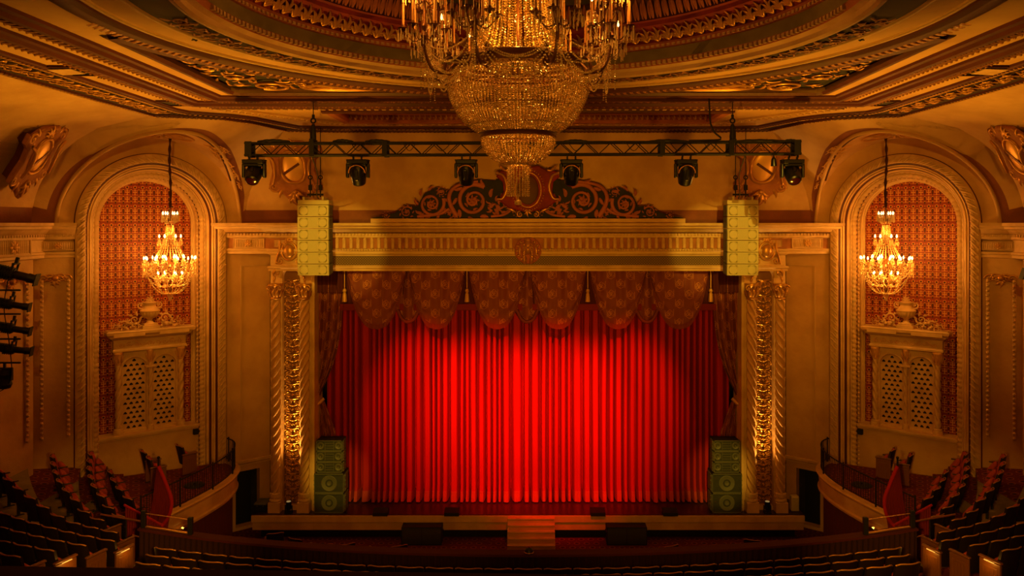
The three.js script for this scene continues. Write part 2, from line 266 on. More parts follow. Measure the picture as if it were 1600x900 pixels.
// dome: lip, drum, leaf cornice, fluted ring, patterned bowl
{
  const L = (name, pts, mat, n = 128) => mesh(name, boxUV(latheC(pts.map(([r, h]) => [r, h]), n).translate(0, E, DZ)), mat, ceiling);
  const ring = (name, prof, mat) => L(name, prof, mat);
  ring('dome_lip', [[5.0, 3.1], [4.98, 3.04], [4.9, 3.02], [4.84, 3.05], [4.82, 3.12], [4.78, 3.15], [4.74, 3.17]], M.trim);
  ring('dentil_course', [[4.74, 3.17], [4.72, 3.27], [4.7, 3.28]], M.terracotta);
  ring('drum_band', [[4.7, 3.28], [4.68, 3.49]], M.sage);
  ring('upper_dentil_course', [[4.68, 3.49], [4.63, 3.5], [4.63, 3.57], [4.6, 3.6]], M.terracotta);
  ring('leaf_cornice_bed', [[4.6, 3.6], [4.55, 3.68], [4.4, 3.8], [4.28, 3.86], [4.26, 3.93], [4.2, 3.95]], M.crimson);
  ring('plum_torus', [[4.2, 3.95], [4.22, 4.0], [4.19, 4.12], [4.12, 4.25], [4.05, 4.34], [4.0, 4.36]], M.plum);
  const bowl = []; for (let i = 0; i <= 14; i++) { const a = i / 14 * PI / 2; bowl.push([4.0 * Math.cos(a) + 0.001, 4.36 + 1.7 * Math.sin(a)]); }
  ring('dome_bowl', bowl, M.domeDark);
  // enrichments: front half only shows
  const arcI = (n, r, h, geo, mat, name, tilt) => { const l = []; for (let i = 0; i < n; i++) { const a = -PI + (i + 0.5) / n * PI, A = a * 1.0; l.push(M4([r * Math.cos(A), E + h, DZ + r * Math.sin(A)], [0, -A - PI / 2, 0])); } return inst(name, tilt ? geo.rotateX(tilt) : geo, mat, l, ceiling); };
  arcI(130, 4.72, 3.225, box(0.065, 0.07, 0.06, 0, 0, 0.02), M.trim, 'dentil_row');
  arcI(130, 4.66, 3.535, box(0.06, 0.05, 0.07, 0, 0, 0.02), M.trim, 'dentil_row');
  arcI(60, 4.46, 3.72, join([...fan(0, -0.14, PI / 2, 0.34, 0.05, 5, 0.75), ...scroll(-0.1, -0.06, 0.06, 1.1, 0, 1, 0.018, 14, 4), ...scroll(0.1, -0.06, 0.06, 1.1, PI, -1, 0.018, 14, 4)]), M.gold, 'acanthus_row', 0.75);
  arcI(84, 4.12, 4.16, join([leaf(0, -0.2, PI / 2, 0.42, 0.06, 0), leaf(-0.06, -0.2, PI / 2, 0.34, 0.03, 0.1)]), M.terracotta, 'reed_row', 0.35);
  const mos = []; for (let k = 0; k < 900; k++) { const a = -PI * rnd(), q = 0.05 + 0.85 * rnd(), b = q * PI / 2 * 0.8, r = 4.0 * Math.cos(b) - 0.02, h = 4.36 + 1.7 * Math.sin(b) - 0.02; mos.push(M4([r * Math.cos(a), E + h, DZ + r * Math.sin(a)], [0.6, -a - PI / 2, rr(0, 6)], rr(0.7, 1.3))); }
  inst('mosaic_leaf', leaf(-0.06, 0, 0, 0.14, 0.022, 0.3), M.goldDull, mos, ceiling);
}
// flat rings around the dome opening
{
  const flatRing = (name, r0, r1, drop, mat, rollN = 6) => { const p = []; for (let i = 0; i <= rollN; i++) { const a = i / rollN * PI; p.push([r0 + (r1 - r0) * (0.5 - 0.5 * Math.cos(a)), HC - drop * Math.sin(a)]); } return mesh(name, boxUV(latheC(p, 128, 0.9).translate(0, E, DZ)), mat, ceiling); };
  flatRing('plum_ring', 6.2, 6.62, 0.12, M.plum);
  flatRing('ornament_bed', 4.95, 5.6, 0.03, M.bed);
  flatRing('ring_bead', 5.58, 5.68, 0.05, M.trim); flatRing('ring_bead', 6.12, 6.22, 0.05, M.trim);
  const down = (x, z, turn, s = 1, y = HC - 0.03) => M4([x, E + y, z], [PI / 2, 0, turn, 'XYZ'], s);
  const unit = join([...scroll(-0.17, 0.02, 0.15, 1.6, -0.6, 1, 0.022, 22, 4), ...scroll(0.17, -0.02, 0.15, 1.6, PI - 0.6, 1, 0.022, 22, 4), ...fan(0, -0.24, PI / 2, 0.22, 0.03, 3, 0.7), ...fan(0, 0.24, -PI / 2, 0.22, 0.03, 3, 0.7), leaf(-0.32, -0.2, 0.9, 0.2, 0.03), leaf(0.32, 0.2, 0.9 + PI, 0.2, 0.03), leaf(-0.3, 0.2, -0.6, 0.18, 0.03), leaf(0.3, -0.2, -0.6 + PI, 0.18, 0.03)]);
  const l = [], q = []; for (let i = 0; i < 26; i++) { const a = -PI + (i + 0.5) / 26 * PI; l.push(new THREE.Matrix4().makeTranslation(5.27 * Math.cos(a), E + HC - 0.035, DZ + 5.27 * Math.sin(a)).multiply(new THREE.Matrix4().makeRotationY(-a - PI / 2)).multiply(new THREE.Matrix4().makeRotationX(PI / 2))); }
  inst('vine_scroll_row', unit, M.goldDark, l, ceiling);
  const lf = join([leaf(-0.02, -0.14, PI / 2 - 0.5, 0.3, 0.045), leaf(0.06, -0.15, PI / 2 + 0.4, 0.25, 0.04), leaf(0.0, 0.06, 0.2, 0.12, 0.03), ball(0.035, -0.05, 0.08, 0.02, 5)]);
  for (let i = 0; i < 132; i++) { const a = -PI + (i + 0.5) / 132 * PI, r = 6.48; q.push(new THREE.Matrix4().makeTranslation(r * Math.cos(a), E + HC - 0.09, DZ + r * Math.sin(a)).multiply(new THREE.Matrix4().makeRotationY(-a - PI / 2)).multiply(new THREE.Matrix4().makeRotationX(PI / 2 - 0.3))); }
  inst('leaf_row', lf.scale(0.85, 0.85, 0.7), M.goldDark, q, ceiling);
}
// straight mouldings round the ceiling field, each a smooth plum half and a leafy half
function along(path, step) { const l = []; for (let i = 0; i < path.length - 1; i++) { const [a, b] = [path[i], path[i + 1]], dx = b[0] - a[0], dz = b[1] - a[1], n = Math.max(1, Math.round(Math.hypot(dx, dz) / step)), L = Math.hypot(dx, dz); for (let k = 0; k < n; k++) { const f = (k + 0.5) / n; l.push({ x: a[0] + dx * f, z: a[1] + dz * f, nx: -dz / L, nz: dx / L, a: Math.atan2(-dz, dx) }); } } return l; }
{
  const rect = (x, d) => [[-x, -5], [-x, -d], [x, -d], [x, -5]];
  const lf = join([leaf(-0.07, -0.12, PI / 2 - 0.35, 0.27, 0.045), leaf(0.05, -0.12, PI / 2 + 0.2, 0.22, 0.036), ball(0.03, 0, -0.09, 0.03, 5)]);
  for (const [x, d, w] of [[7.62, 18.72, 0.24], [8.52, 19.52, 0.24]]) {
    const y = E + HC;
    mesh('plum_moulding', boxUV(sweep(rect(x, d), [[w, y], [w - 0.02, y - 0.05], [w * 0.5, y - 0.06], [w * 0.35, y - 0.12], [0, y - 0.13], [-0.03, y - 0.08]])), M.plum, ceiling);
    mesh('carved_moulding', boxUV(sweep(rect(x, d), [[-0.03, y - 0.08], [-0.16, y - 0.04], [-w, y - 0.03], [-w, y]])), M.bed, ceiling);
    inst('leaf_row', lf, M.goldDark, along(rect(x, d), 0.17).filter(p => p.z < -8).map(p => new THREE.Matrix4().makeTranslation(p.x - p.nx * 0.13, y - 0.07, p.z - p.nz * 0.13).multiply(new THREE.Matrix4().makeRotationY(p.a)).multiply(new THREE.Matrix4().makeRotationX(PI / 2))), ceiling);
  }
  // plain plum rib on the inner side of each spandrel, and the bead round its panel
  for (const m of [1, -1]) {
    const rim = []; for (let i = 0; i <= 30; i++) { const a = 0.17 + (1.36 - 0.17) * i / 30; rim.push([m * -6.86 * Math.cos(a), DZ - 6.86 * Math.sin(a)]); }
    const y = E + HC; mesh('spandrel_rib', boxUV(sweep(m > 0 ? rim : rim.slice().reverse(), [[0.15, y], [0.13, y - 0.07], [-0.1, y - 0.08], [-0.14, y - 0.03], [-0.14, y + 0.12]])), M.plum, ceiling);
    const c = [...spandPts.map(p => [p[0] * m, p[1]])]; mesh('spandrel_bead', boxUV(sweep([...c.slice(24), c[0]], [[0.2 * m, y + 0.12], [0.18 * m, y + 0.02], [0.08 * m, y - 0.04], [-0.04 * m, y - 0.06], [-0.1 * m, y]])), M.plum, ceiling);
    // carved vine on the spandrel panel
    const G = []; const S = (x, d, R, t, a, dir, w) => scroll(x, d, R, t, a, dir, w, 30, 5);
    const pts = [[-6.72, 14.1, 0.12], [-6.6, 14.75, 0.17], [-6.5, 15.55, 0.26], [-6.25, 16.45, 0.36], [-5.9, 17.5, 0.5], [-5.1, 17.35, 0.3], [-2.9, 17.95, 0.16], [-2.35, 18.02, 0.12], [-3.35, 17.92, 0.18]];
    pts.forEach(([x, d, R], i) => { G.push(...S(x, d, R, 1.7, i * 2.1, i % 2 ? 1 : -1, R * 0.13)); for (let k = 0; k < 5; k++) G.push(leaf(x + R * 0.9 * Math.cos(k * 1.3 + i), d + R * 0.9 * Math.sin(k * 1.3 + i), k * 1.3 + i + 0.9, R * 0.75, R * 0.13)); });
    for (let k = 0; k < 40; k++) { const d = 13.6 + 4.4 * Math.sqrt(rnd()), xin = -Math.sqrt(Math.max(0, 48 - (d - 11.4) ** 2)), x = Math.min(-2.2, -6.9 + rnd() * (6.9 + xin - 0.15)); if (x < xin - 0.15) G.push(leaf(x, d, rr(0, 6.3), 0.24, 0.045)); }
    // oval medallion
    for (const [rx, rz, w] of [[0.95, 0.38, 0.05], [0.78, 0.29, 0.03]]) { const o = []; for (let i = 0; i <= 32; i++) { const a = i / 32 * TAU; o.push([-4.25 + rx * Math.cos(a), 17.75 + rz * Math.sin(a), 0.03]); } G.push(tube(o, w, 48, 5)); }
    G.push(xf(new THREE.SphereGeometry(1, 20, 10), [-4.25, 17.75, 0], [0, 0, 0], [0.74, 0.26, 0.05]));
    const g = join(G); g.applyMatrix4(new THREE.Matrix4().set(m, 0, 0, 0, 0, 0, -1, E + HC + 0.1, 0, -1, 0, 0, 0, 0, 0, 1));
    if (m > 0) for (const A of Object.values(g.attributes)) for (let i = 0; i < A.count; i += 3) for (let k = 0; k < A.itemSize; k++) { const a = (i + 1) * A.itemSize + k, b = (i + 2) * A.itemSize + k, q = A.array[a]; A.array[a] = A.array[b]; A.array[b] = q; }
    stuff(mesh('spandrel_vine', g, M.gold, ceiling));
  }
  // front coffer frame and the moulded line that follows the cove towards the side
  const y = E + HC, cof = [[-5.4, -23.1], [-5.4, -20.95], [5.4, -20.95], [5.4, -23.1], [-5.4, -23.1]];
  mesh('coffer_frame', boxUV(sweep([[-5.4, -20.95], [-5.4, -23.1], [5.4, -23.1], [5.4, -20.95]], [[0, y + 0.2], [0.06, y + 0.02], [0.02, y - 0.06], [-0.16, y - 0.07], [-0.2, y]])), M.terracotta, ceiling);
  mesh('coffer_frame_front', boxUV(sweep([[-5.6, -20.85], [5.6, -20.85]], [[0.1, y], [0.09, y - 0.08], [-0.08, y - 0.1], [-0.1, y]])), M.plum, ceiling);
  inst('coffer_leaf_row', join(fan(0, -0.08, PI / 2, 0.17, 0.03, 3, 0.6)), M.goldDull, along([[-5.4, -23.08], [5.4, -23.08]], 0.16).map(p => M4([p.x, y + 0.1, p.z + 0.06], [0, 0, 0])), ceiling);
  const dia = full([[-8.3, -20.1], [-5.75, -23.4], [0, -23.4]]);
  mesh('dentil_moulding', boxUV(sweep(dia, [[0.1, y], [0.1, y - 0.06], [-0.08, y - 0.08], [-0.1, y]])), M.trim, ceiling);
  mesh('dentil_moulding', boxUV(sweep([[-8.3, -20.1], [8.3, -20.1]], [[0.1, y], [0.1, y - 0.06], [-0.1, y - 0.08], [-0.12, y]])), M.plum, ceiling);
  inst('dentil_row', box(0.1, 0.06, 0.1), M.trim, [...along(dia, 0.2), ...along([[-8.3, -20.25], [8.3, -20.25]], 0.2)].map(p => M4([p.x, y - 0.07, p.z], [0, p.a, 0])), ceiling);
  // ceiling hatches for lights, and sprinkler heads
  for (const [px, py, w, l] of [[124, 109, 0.9, 0.85], [282, 160, 0.9, 0.7]]) for (const m of [1, -1]) {
    const p = at(px, py, 1200 * HC / (350 - py)); const g = []; for (const [a, b, c2, d2] of [[w, 0.05, 0, l / 2], [w, 0.05, 0, -l / 2], [0.05, l, w / 2, 0], [0.05, l, -w / 2, 0]]) g.push(box(a, 0.05, b, c2, -0.02, d2));
    const h = tag(new THREE.Group(), `dark ceiling slot ${py < 130 ? 'with a pale inner flap beside the outer plum moulding' : 'near the front corner of the ceiling'} on the ${m > 0 ? 'left' : 'right'}`, 'hatch'); h.name = numbered('ceiling_hatch'); h.position.set(m * p.x, E + HC, p.z); scene.add(h);
    mesh('frame', g, M.plum, h); mesh('opening', box(w, 0.02, l, 0, -0.005, 0), M.black, h); if (py < 130) mesh('flap', box(w * 0.5, 0.02, l * 0.6, -m * 0.2, -0.05, 0.1).rotateZ(m * 0.05), M.trim, h);
  }
  for (const [px, py] of [[304, 58], [156, 118]]) for (const m of [1, -1]) { const p = at(px, py, 1200 * HC / (350 - py)); const o = thing('sprinkler', `small dark ceiling sprinkler ${py === 58 ? 'between the dome ring and the leaf ring' : 'beside the outer ceiling slot'} on the ${m > 0 ? 'left' : 'right'}`, 'sprinkler', [m * p.x, E + HC, p.z]); mesh('rosette', cyl(0.035, 0.04, 0.02, 0, -0.01, 0), M.iron, o); mesh('head', [cyl(0.012, 0.012, 0.04, 0, -0.03, 0), box(0.1, 0.012, 0.02, 0, -0.05, 0), box(0.02, 0.012, 0.13, 0, -0.05, 0)], M.iron, o); }
}
// frieze band between ceiling and cove
{
  const t = struct('trim_1', 'gilded foliage frieze where the ceiling meets the coved walls', 'frieze');
  const U = full(UPR), W = full(LOW), n = U.length - 1;
  mesh('frieze_bed', boxUV(surf(n * 2, 1, (s, q) => { const i = Math.min(n - 1, s * n | 0), f = s * n - i, A = q ? W : U; return V3(A[i][0] * (1 - f) + A[i + 1][0] * f, E + (q ? HL : HC), A[i][1] * (1 - f) + A[i + 1][1] * f); }, false)), M.bed, t);
  const y0 = E + HL, y1 = E + HC;
  mesh('lower_bead', boxUV(sweep(W, [[0.08, y0 + 0.03], [0.07, y0 - 0.03], [0, y0 - 0.06], [-0.05, y0 - 0.02]])), M.plum, t);
  mesh('upper_moulding', boxUV(sweep(U, [[0.12, y1], [0.1, y1 - 0.05], [0, y1 - 0.08], [-0.1, y1 - 0.06]])), M.plum, t);
  const lf = join([leaf(-0.03, -0.06, PI / 2 - 0.3, 0.13, 0.025), leaf(0.03, -0.06, PI / 2 + 0.3, 0.11, 0.02)]);
  const flat = (p, o, yy, sc = 1) => new THREE.Matrix4().makeTranslation(p.x + p.nx * o, yy, p.z + p.nz * o).multiply(new THREE.Matrix4().makeRotationY(p.a)).multiply(new THREE.Matrix4().makeRotationX(PI / 2)).multiply(new THREE.Matrix4().makeScale(sc, sc, sc));
  inst('leaf_bead', lf, M.goldDull, along(W, 0.13).filter(p => p.z < -9).map(p => flat(p, 0.05, y0 - 0.04)), t);
  inst('leaf_bead', lf, M.goldDull, along(U, 0.13).filter(p => p.z < -9).map(p => flat(p, 0, y1 - 0.08)), t);
  const unit = join([...scroll(-0.2, 0.04, 0.2, 1.5, -0.6, 1, 0.03, 22, 4), ...scroll(0.2, -0.04, 0.2, 1.5, PI - 0.6, 1, 0.03, 22, 4), ...fan(0, -0.28, PI / 2, 0.26, 0.04, 3, 0.8), ...fan(0, 0.28, -PI / 2, 0.26, 0.04, 3, 0.8), leaf(-0.36, -0.24, 0.9, 0.26, 0.04), leaf(0.36, 0.24, 0.9 + PI, 0.26, 0.04)]);
  for (const m of [1, -1]) inst('foliage_scroll', unit, M.gold, along([[-9.95, -9], [-9.95, -20.9]], 0.72).map(p => flat({ ...p, x: p.x * m, a: p.a }, 0, E + 3.04)), t);
  inst('foliage_scroll', unit, M.goldDull, along([[-7.2, -24.62], [7.2, -24.62]], 0.3).map(p => flat(p, 0, E + 3.04, 0.33)), t);
}

// walls: coves above the cornice, splayed niche walls, flat lower walls
const RED_BAND = 0.155;
const wallFront = struct('wall_front', 'tall amber plaster wall above the stage opening', 'wall');
{
  const part = (s0, s1, t0, t1, n, m) => { const g = surf(n, 8, (a, b) => { const p = coveAt(s0 + (s1 - s0) * a, t0 + (t1 - t0) * b); return p; }, true); return m < 0 ? flipX(g) : g; };
  for (const m of [1, -1]) {
    mesh('cove', boxUV(part(6, 7.999, RED_BAND, 1, 4, m)), M.plaster, wallFront);
    mesh('dado_band', boxUV(part(6, 7.999, 0, RED_BAND, 4, m)), M.russet, wallFront);
  }
}
const wallLeft = struct('wall_left', 'splayed left side wall with an arched niche above the box', 'wall');
{
  const A = 24, surfSide = (t0, t1) => surf(A, 8, (a, b) => coveAt(a * 2, t0 + (t1 - t0) * b));
  mesh('side_cove', boxUV(surfSide(RED_BAND, 1)), M.plaster, wallLeft); mesh('side_dado_band', boxUV(surfSide(0, RED_BAND)), M.russet, wallLeft);
  // cove of the splay, cut by the arched vault
  const K = 12, field = [], red = [];
  const outer = i => { const q = i / 72; return q < 0.25 ? [6, q * 4] : q > 0.75 ? [2, (1 - q) * 4] : [6 - (q - 0.25) * 8, 1]; };
  const P = (i, k) => { const h = archHits[i], o = outer(i), f = k === 0 ? 0 : k === 1 ? null : (k - 1) / (K - 1), a = coveAt(h.s, h.t), b = coveAt(o[0], o[1]), band = Math.min(0.5, 0.24 / Math.max(0.3, a.distanceTo(b))), F = f === null ? band : f === 0 ? 0 : band + (1 - band) * f; return [h.s + (o[0] - h.s) * F, h.t + (o[1] - h.t) * F]; };
  for (let i = 0; i < 72; i++) for (let k = 0; k < K; k++) { const c = [P(i, k), P(i + 1, k), P(i + 1, k + 1), P(i, k + 1)], tm = (c[0][1] + c[1][1] + c[2][1] + c[3][1]) / 4, v = c.map(q => coveAt(q[0], q[1])); (k === 0 || tm < RED_BAND ? red : field).push(v[0], v[1], v[2], v[0], v[2], v[3]); }
  const toG = l => { const g = new THREE.BufferGeometry(); g.setAttribute('position', new THREE.Float32BufferAttribute(l.flatMap(p => [p.x, p.y, p.z]), 3)); return clean(toCreasedNormals(g, 0.5)); };
  mesh('splay_cove', boxUV(toG(field)), M.plaster, wallLeft); mesh('arch_border', boxUV(toG(red)), M.russet, wallLeft);
  // flat walls below the cornice
  mesh('side_wall', boxUV(box(0.3, 10.4, 26, -14.25, 5.1, -8.85)), M.plaster, wallLeft);
}
// niche: everything in its own frame
const niche = new THREE.Group(); niche.name = 'arched_niche'; niche.position.copy(NO); niche.rotation.y = NTURN; wallLeft.add(niche);
const FLOOR_N = -7.95;
{
  const s = shp([[-3.62, -10.2], [3.4, -10.2], [3.4, 0], ...Array.from({ length: 33 }, (_, i) => [NX + 2.69 * Math.cos(i / 32 * PI), 2.69 * Math.sin(i / 32 * PI)]), [-3.62, 0]]);
  const h = new THREE.Path(); h.moveTo(NX + 2.1, FLOOR_N - 0.3); for (let i = 0; i <= 40; i++) h.lineTo(NX + 2.1 * Math.cos(i / 40 * PI), 2.1 * Math.sin(i / 40 * PI)); h.lineTo(NX - 2.1, FLOOR_N - 0.3); s.holes.push(h);
  const dr = new THREE.Path(); dr.moveTo(2.25, -10.1); dr.lineTo(3.05, -10.1); dr.lineTo(3.05, -8.25); dr.lineTo(2.25, -8.25); s.holes.push(dr);
  mesh('splay_wall', boxUV(extr(s, 0.3).translate(0, 0, -0.3)), M.plaster, niche);
  mesh('passage', boxUV(box(1.2, 2.4, 0.1, 2.65, -9.2, -0.6)), M.black, niche);
  mesh('dado_rail', boxUV(join([box(1.6, 0.1, 0.08, 2.62, -7.93, 0.04, 0.02), box(1.6, 0.05, 0.05, 2.62, -8.03, 0.02)])), M.trim, niche); mesh('panel_bead', [box(0.05, 6.2, 0.03, 2.42, -4.5, 0.015), box(0.9, 0.05, 0.03, 2.86, -1.4, 0.015)], M.trim, niche);
  // stepped arch mouldings
  const A = (prof) => archSweep(prof, FLOOR_N, NX, 56, 6);
  mesh('leaf_moulding_bed', boxUV(A([[2.17, 0], [2.17, 0.06], [2.12, 0.09], [1.92, 0.09], [1.9, 0.05], [1.9, 0.0]])), M.trim, niche);
  mesh('plain_band', boxUV(A([[1.84, -0.02], [1.8, -0.05], [1.77, -0.02], [1.74, -0.05], [1.74, -0.14], [1.7, -0.3], [1.66, -0.31], [1.64, -0.36], [1.6, -0.38]])), M.trim, niche);
  mesh('inner_reveal', boxUV(A([[1.6, -0.38], [1.6, -0.5], [1.5, -0.56], [1.48, -0.62], [1.45, -0.64], [1.44, -0.88], [1.40, -0.9], [1.40, -0.95], [1.36, -0.97], [1.36, -1.06]])), M.trim, niche);
  mesh('groove', join([[[2.2, 0.004], [2.165, 0.03]], [[1.89, 0.02], [1.845, -0.028]], [[1.742, -0.1], [1.71, -0.24]], [[1.645, -0.34], [1.635, -0.365]], [[1.5, -0.555], [1.482, -0.61]]].map(q => A(q))), M.plum, niche);
  // ribbed rope ring
  const path = []; const R0 = 1.56, zc = -0.46, leg = -FLOOR_N, tot = leg * 2 + PI * R0, step = 0.05, n = Math.round(tot / step);
  const pos = (q) => { const d = q * tot; if (d < leg) return [NX + R0, FLOOR_N + d, 1, 0]; if (d < leg + PI * R0) { const a = (d - leg) / R0; return [NX + R0 * Math.cos(a), R0 * Math.sin(a), Math.cos(a), Math.sin(a)]; } return [NX - R0, -(d - leg - PI * R0), -1, 0]; };
  mesh('rope_moulding', surf(n, 8, (q, b) => { const [x, y, nx, ny] = pos(q), r = 0.115 * (0.64 + 0.36 * Math.abs(Math.sin(q * tot / 0.15 * PI + b * 2))), a = b * TAU; return V3(x + nx * r * Math.cos(a), y + ny * r * Math.cos(a), zc + r * Math.sin(a)); }), M.trim, niche);
  // diagonal leaves on the outer moulding
  const L = [], one = join([leaf(-0.12, -0.1, 0.75, 0.34, 0.045, 0.1), leaf(-0.1, 0.0, 1.0, 0.2, 0.03, -0.2)]), R1 = 2.02, tot1 = leg * 2 + PI * R1; for (let i = 0; i < tot1 / 0.2; i++) { const d = (i + 0.5) * 0.2; let x, y, t; if (d < leg) [x, y, t] = [NX + R1, FLOOR_N + d, 0]; else if (d < leg + PI * R1) { const a = (d - leg) / R1; [x, y, t] = [NX + R1 * Math.cos(a), R1 * Math.sin(a), a]; } else [x, y, t] = [NX - R1, -(d - leg - PI * R1), PI]; L.push(M4([x, y, 0.085], [0, 0, t])); }
  inst('leaf_moulding', one, M.trim, L, niche);
  // beads on the inner edge
  const Bd = []; for (let i = 0; i < 150; i++) { const R2 = 1.455, tot2 = leg * 2 + PI * R2, d = (i + 0.5) / 150 * tot2; let x, y; if (d < leg) [x, y] = [NX + R2, FLOOR_N + d]; else if (d < leg + PI * R2) { const a = (d - leg) / R2;[x, y] = [NX + R2 * Math.cos(a), R2 * Math.sin(a)]; } else [x, y] = [NX - R2, -(d - leg - PI * R2)]; Bd.push(M4([x, y, -0.63])); }
  inst('bead_row', ball(0.045, 0, 0, 0, 6), M.trim, Bd, niche);
  // vault between wall plane and cove, its edge roll and soffit ornament
  const H = archHits;
  const vault = surf(72, 6, (a, b) => { const i = Math.round(a * 72), h = H[i]; return V3(NX + AR * Math.cos(h.a), AR * Math.sin(h.a), h.w * b); });
  mesh('vault_soffit', boxUV(vault), M.plaster, niche);
  mesh('vault_edge', tube(H.map(h => [NX + (AR - 0.03) * Math.cos(h.a), (AR - 0.03) * Math.sin(h.a), h.w - 0.02]), 0.06, 110, 6), M.plaster, niche);
  mesh('vault_inner_bead', tube(H.filter(h => h.w > 0.5).map(h => [NX + (AR - 0.02) * Math.cos(h.a), (AR - 0.02) * Math.sin(h.a), h.w - 0.32]), 0.03, 90, 5), M.plum, niche);
  // relief on the soffit: geometry drawn flat (x along the arc, y along the depth) and bent onto the vault
  const bend = g => { const c = clean(g), p = c.attributes.position; for (let i = 0; i < p.count; i++) { const a = PI / 2 - p.getX(i) / AR, r = AR - p.getZ(i), w = p.getY(i); p.setXYZ(i, NX + r * Math.cos(a), r * Math.sin(a), w); } c.deleteAttribute('normal'); c.computeVertexNormals(); return c; };
  const O = []; { const ov = []; for (let i = 0; i <= 32; i++) { const a = i / 32 * TAU; ov.push([-0.15 + 0.95 * Math.cos(a), 1.25 + 0.62 * Math.sin(a), 0.02]); } O.push(tube(ov, 0.035, 40, 5)); for (let k = 0; k < 14; k++) { const a = k / 14 * TAU; O.push(leaf(-0.15 + 0.25 * Math.cos(a), 1.25 + 0.16 * Math.sin(a), a, 0.5, 0.06, 0.2, 0.012)); } }
  for (const [x, y, R, a, d] of [[1.5, 1.5, 0.3, 1, 1], [2.05, 1.15, 0.24, 3, -1], [2.5, 0.95, 0.18, 0, 1], [1.75, 0.95, 0.17, 2, 1], [2.9, 0.75, 0.12, 1, -1], [1.5, 2.1, 0.18, 2, -1], [-1.7, 1.0, 0.24, 2, -1], [-2.2, 0.75, 0.18, 1, 1], [-1.35, 0.75, 0.14, 1, 1]]) { O.push(...scroll(x, y, R, 1.6, a, d, R * 0.15, 26, 5)); for (let k = 0; k < 6; k++) O.push(leaf(x + R * 0.8 * Math.cos(k + a), y + R * 0.8 * Math.sin(k + a), k + a + 0.8, R * 0.8, R * 0.16)); }
  stuff(mesh('soffit_ornament', O.map(bend), M.goldDull, niche));
}
// ------------------------------------------------------------------ niche contents (left), mirrored later
const wallpaperDraw = bump => (c, w, h) => {
  const P = bump ? ['#555', '#222', '#eee', '#888'] : ['#8a2a12', '#2c0c07', '#dc9c42', '#b03c1c'];
  c.fillStyle = P[0]; c.fillRect(0, 0, w, h);
  const u = w / 2;                            // one column = 0.225 m, whole tile 0.45 x 0.6 m
  for (let k = 0; k < 2; k++) {
    const x = k * u;
    c.fillStyle = P[1]; c.fillRect(x, 40, 9, h - 60); c.fillRect(x + u - 7, 40, 7, h - 60);
    c.fillStyle = P[3]; c.fillRect(x, 150, u, 14); c.fillRect(x, 0, u, 10);
    const cx = x + u / 2;
    c.fillStyle = P[2]; for (const y of [68, 152, 192, 280]) { c.fillRect(x + 14, y, u - 28, 7); }
    for (const y of [110, 235]) { c.fillRect(cx - 7, y - 46, 14, 92); c.fillRect(cx - 34, y - 8, 68, 13); c.fillRect(cx - 36, y - 24, 10, 34); c.fillRect(cx + 26, y - 24, 10, 34); c.beginPath(); c.moveTo(cx, y - 60); c.lineTo(cx + 16, y - 34); c.lineTo(cx - 16, y - 34); c.fill(); c.beginPath(); c.moveTo(cx, y + 58); c.lineTo(cx + 14, y + 36); c.lineTo(cx - 14, y + 36); c.fill(); }
    for (const y of [60, 185, 270]) { c.beginPath(); c.arc(x + 2, y, 9, 0, TAU); c.arc(x + u - 2, y, 9, 0, TAU); c.fill(); }
    c.strokeStyle = P[2]; c.lineWidth = 9; c.beginPath(); c.arc(cx, 20, 25, 0, TAU); c.stroke(); c.beginPath(); c.arc(cx, 20 + h, 25, 0, TAU); c.stroke();
    c.fillStyle = P[1]; c.beginPath(); c.arc(cx, 20, 14, 0, TAU); c.fill();
    c.fillStyle = P[2]; c.fillRect(x - 10, 16, 20, 8); c.fillRect(x + u - 10, 16, 20, 8);
  }
};
M.wallpaper = new THREE.MeshStandardMaterial({ map: canvasTex(256, 340, wallpaperDraw(0), [1 / 0.45, 1 / 0.6]), bumpMap: canvasTex(256, 340, wallpaperDraw(1), [1 / 0.45, 1 / 0.6], false), bumpScale: 0.012, roughness: 0.55 });
{
  const archShape = (r, foot) => { const s = new THREE.Shape(); s.moveTo(NX + r, foot); s.lineTo(NX + r, 0); s.absarc(NX, 0, r, 0, PI); s.lineTo(NX - r, foot); return s; };
  mesh('patterned_panel', extr(archShape(1.42, -6.6), 0.06, 0, 24).translate(0, 0, -1.12), M.wallpaper, niche);
  mesh('lower_panel', boxUV(box(3.0, 1.9, 0.2, NX, -7.55, -0.72)), M.plaster, niche);
  mesh('sill', boxUV(join([box(3.04, 0.09, 0.62, NX, -6.6, -0.82, 0.02), box(2.96, 0.06, 0.1, NX, -6.67, -0.6, 0.02)])), M.trim, niche);
  mesh('side_return', boxUV(join([box(0.1, 1.9, 0.5, NX - 1.5, -7.55, -0.85), box(0.1, 1.9, 0.5, NX + 1.5, -7.55, -0.85)])), M.plaster, niche);
}
const inNiche = (o, x, v, w) => { o.position.copy(V3(x, v, w).applyEuler(new THREE.Euler(0, NTURN, 0)).add(NO)); o.rotation.y = NTURN; return o; };
function twist(r, h, turns, lobes, depth, seg = 96, sides = 28) {      // twisted column shaft
  return surf(seg, sides, (s, t) => { const a = -t * TAU, y = s * h, k = Math.cos(lobes * (a + turns * TAU * s)), q = r * (1 - depth * 0.5 + depth * 0.5 * (Math.abs(k) ** 0.6) * Math.sign(k)); return V3(q * Math.cos(a), y, q * Math.sin(a)); });
}
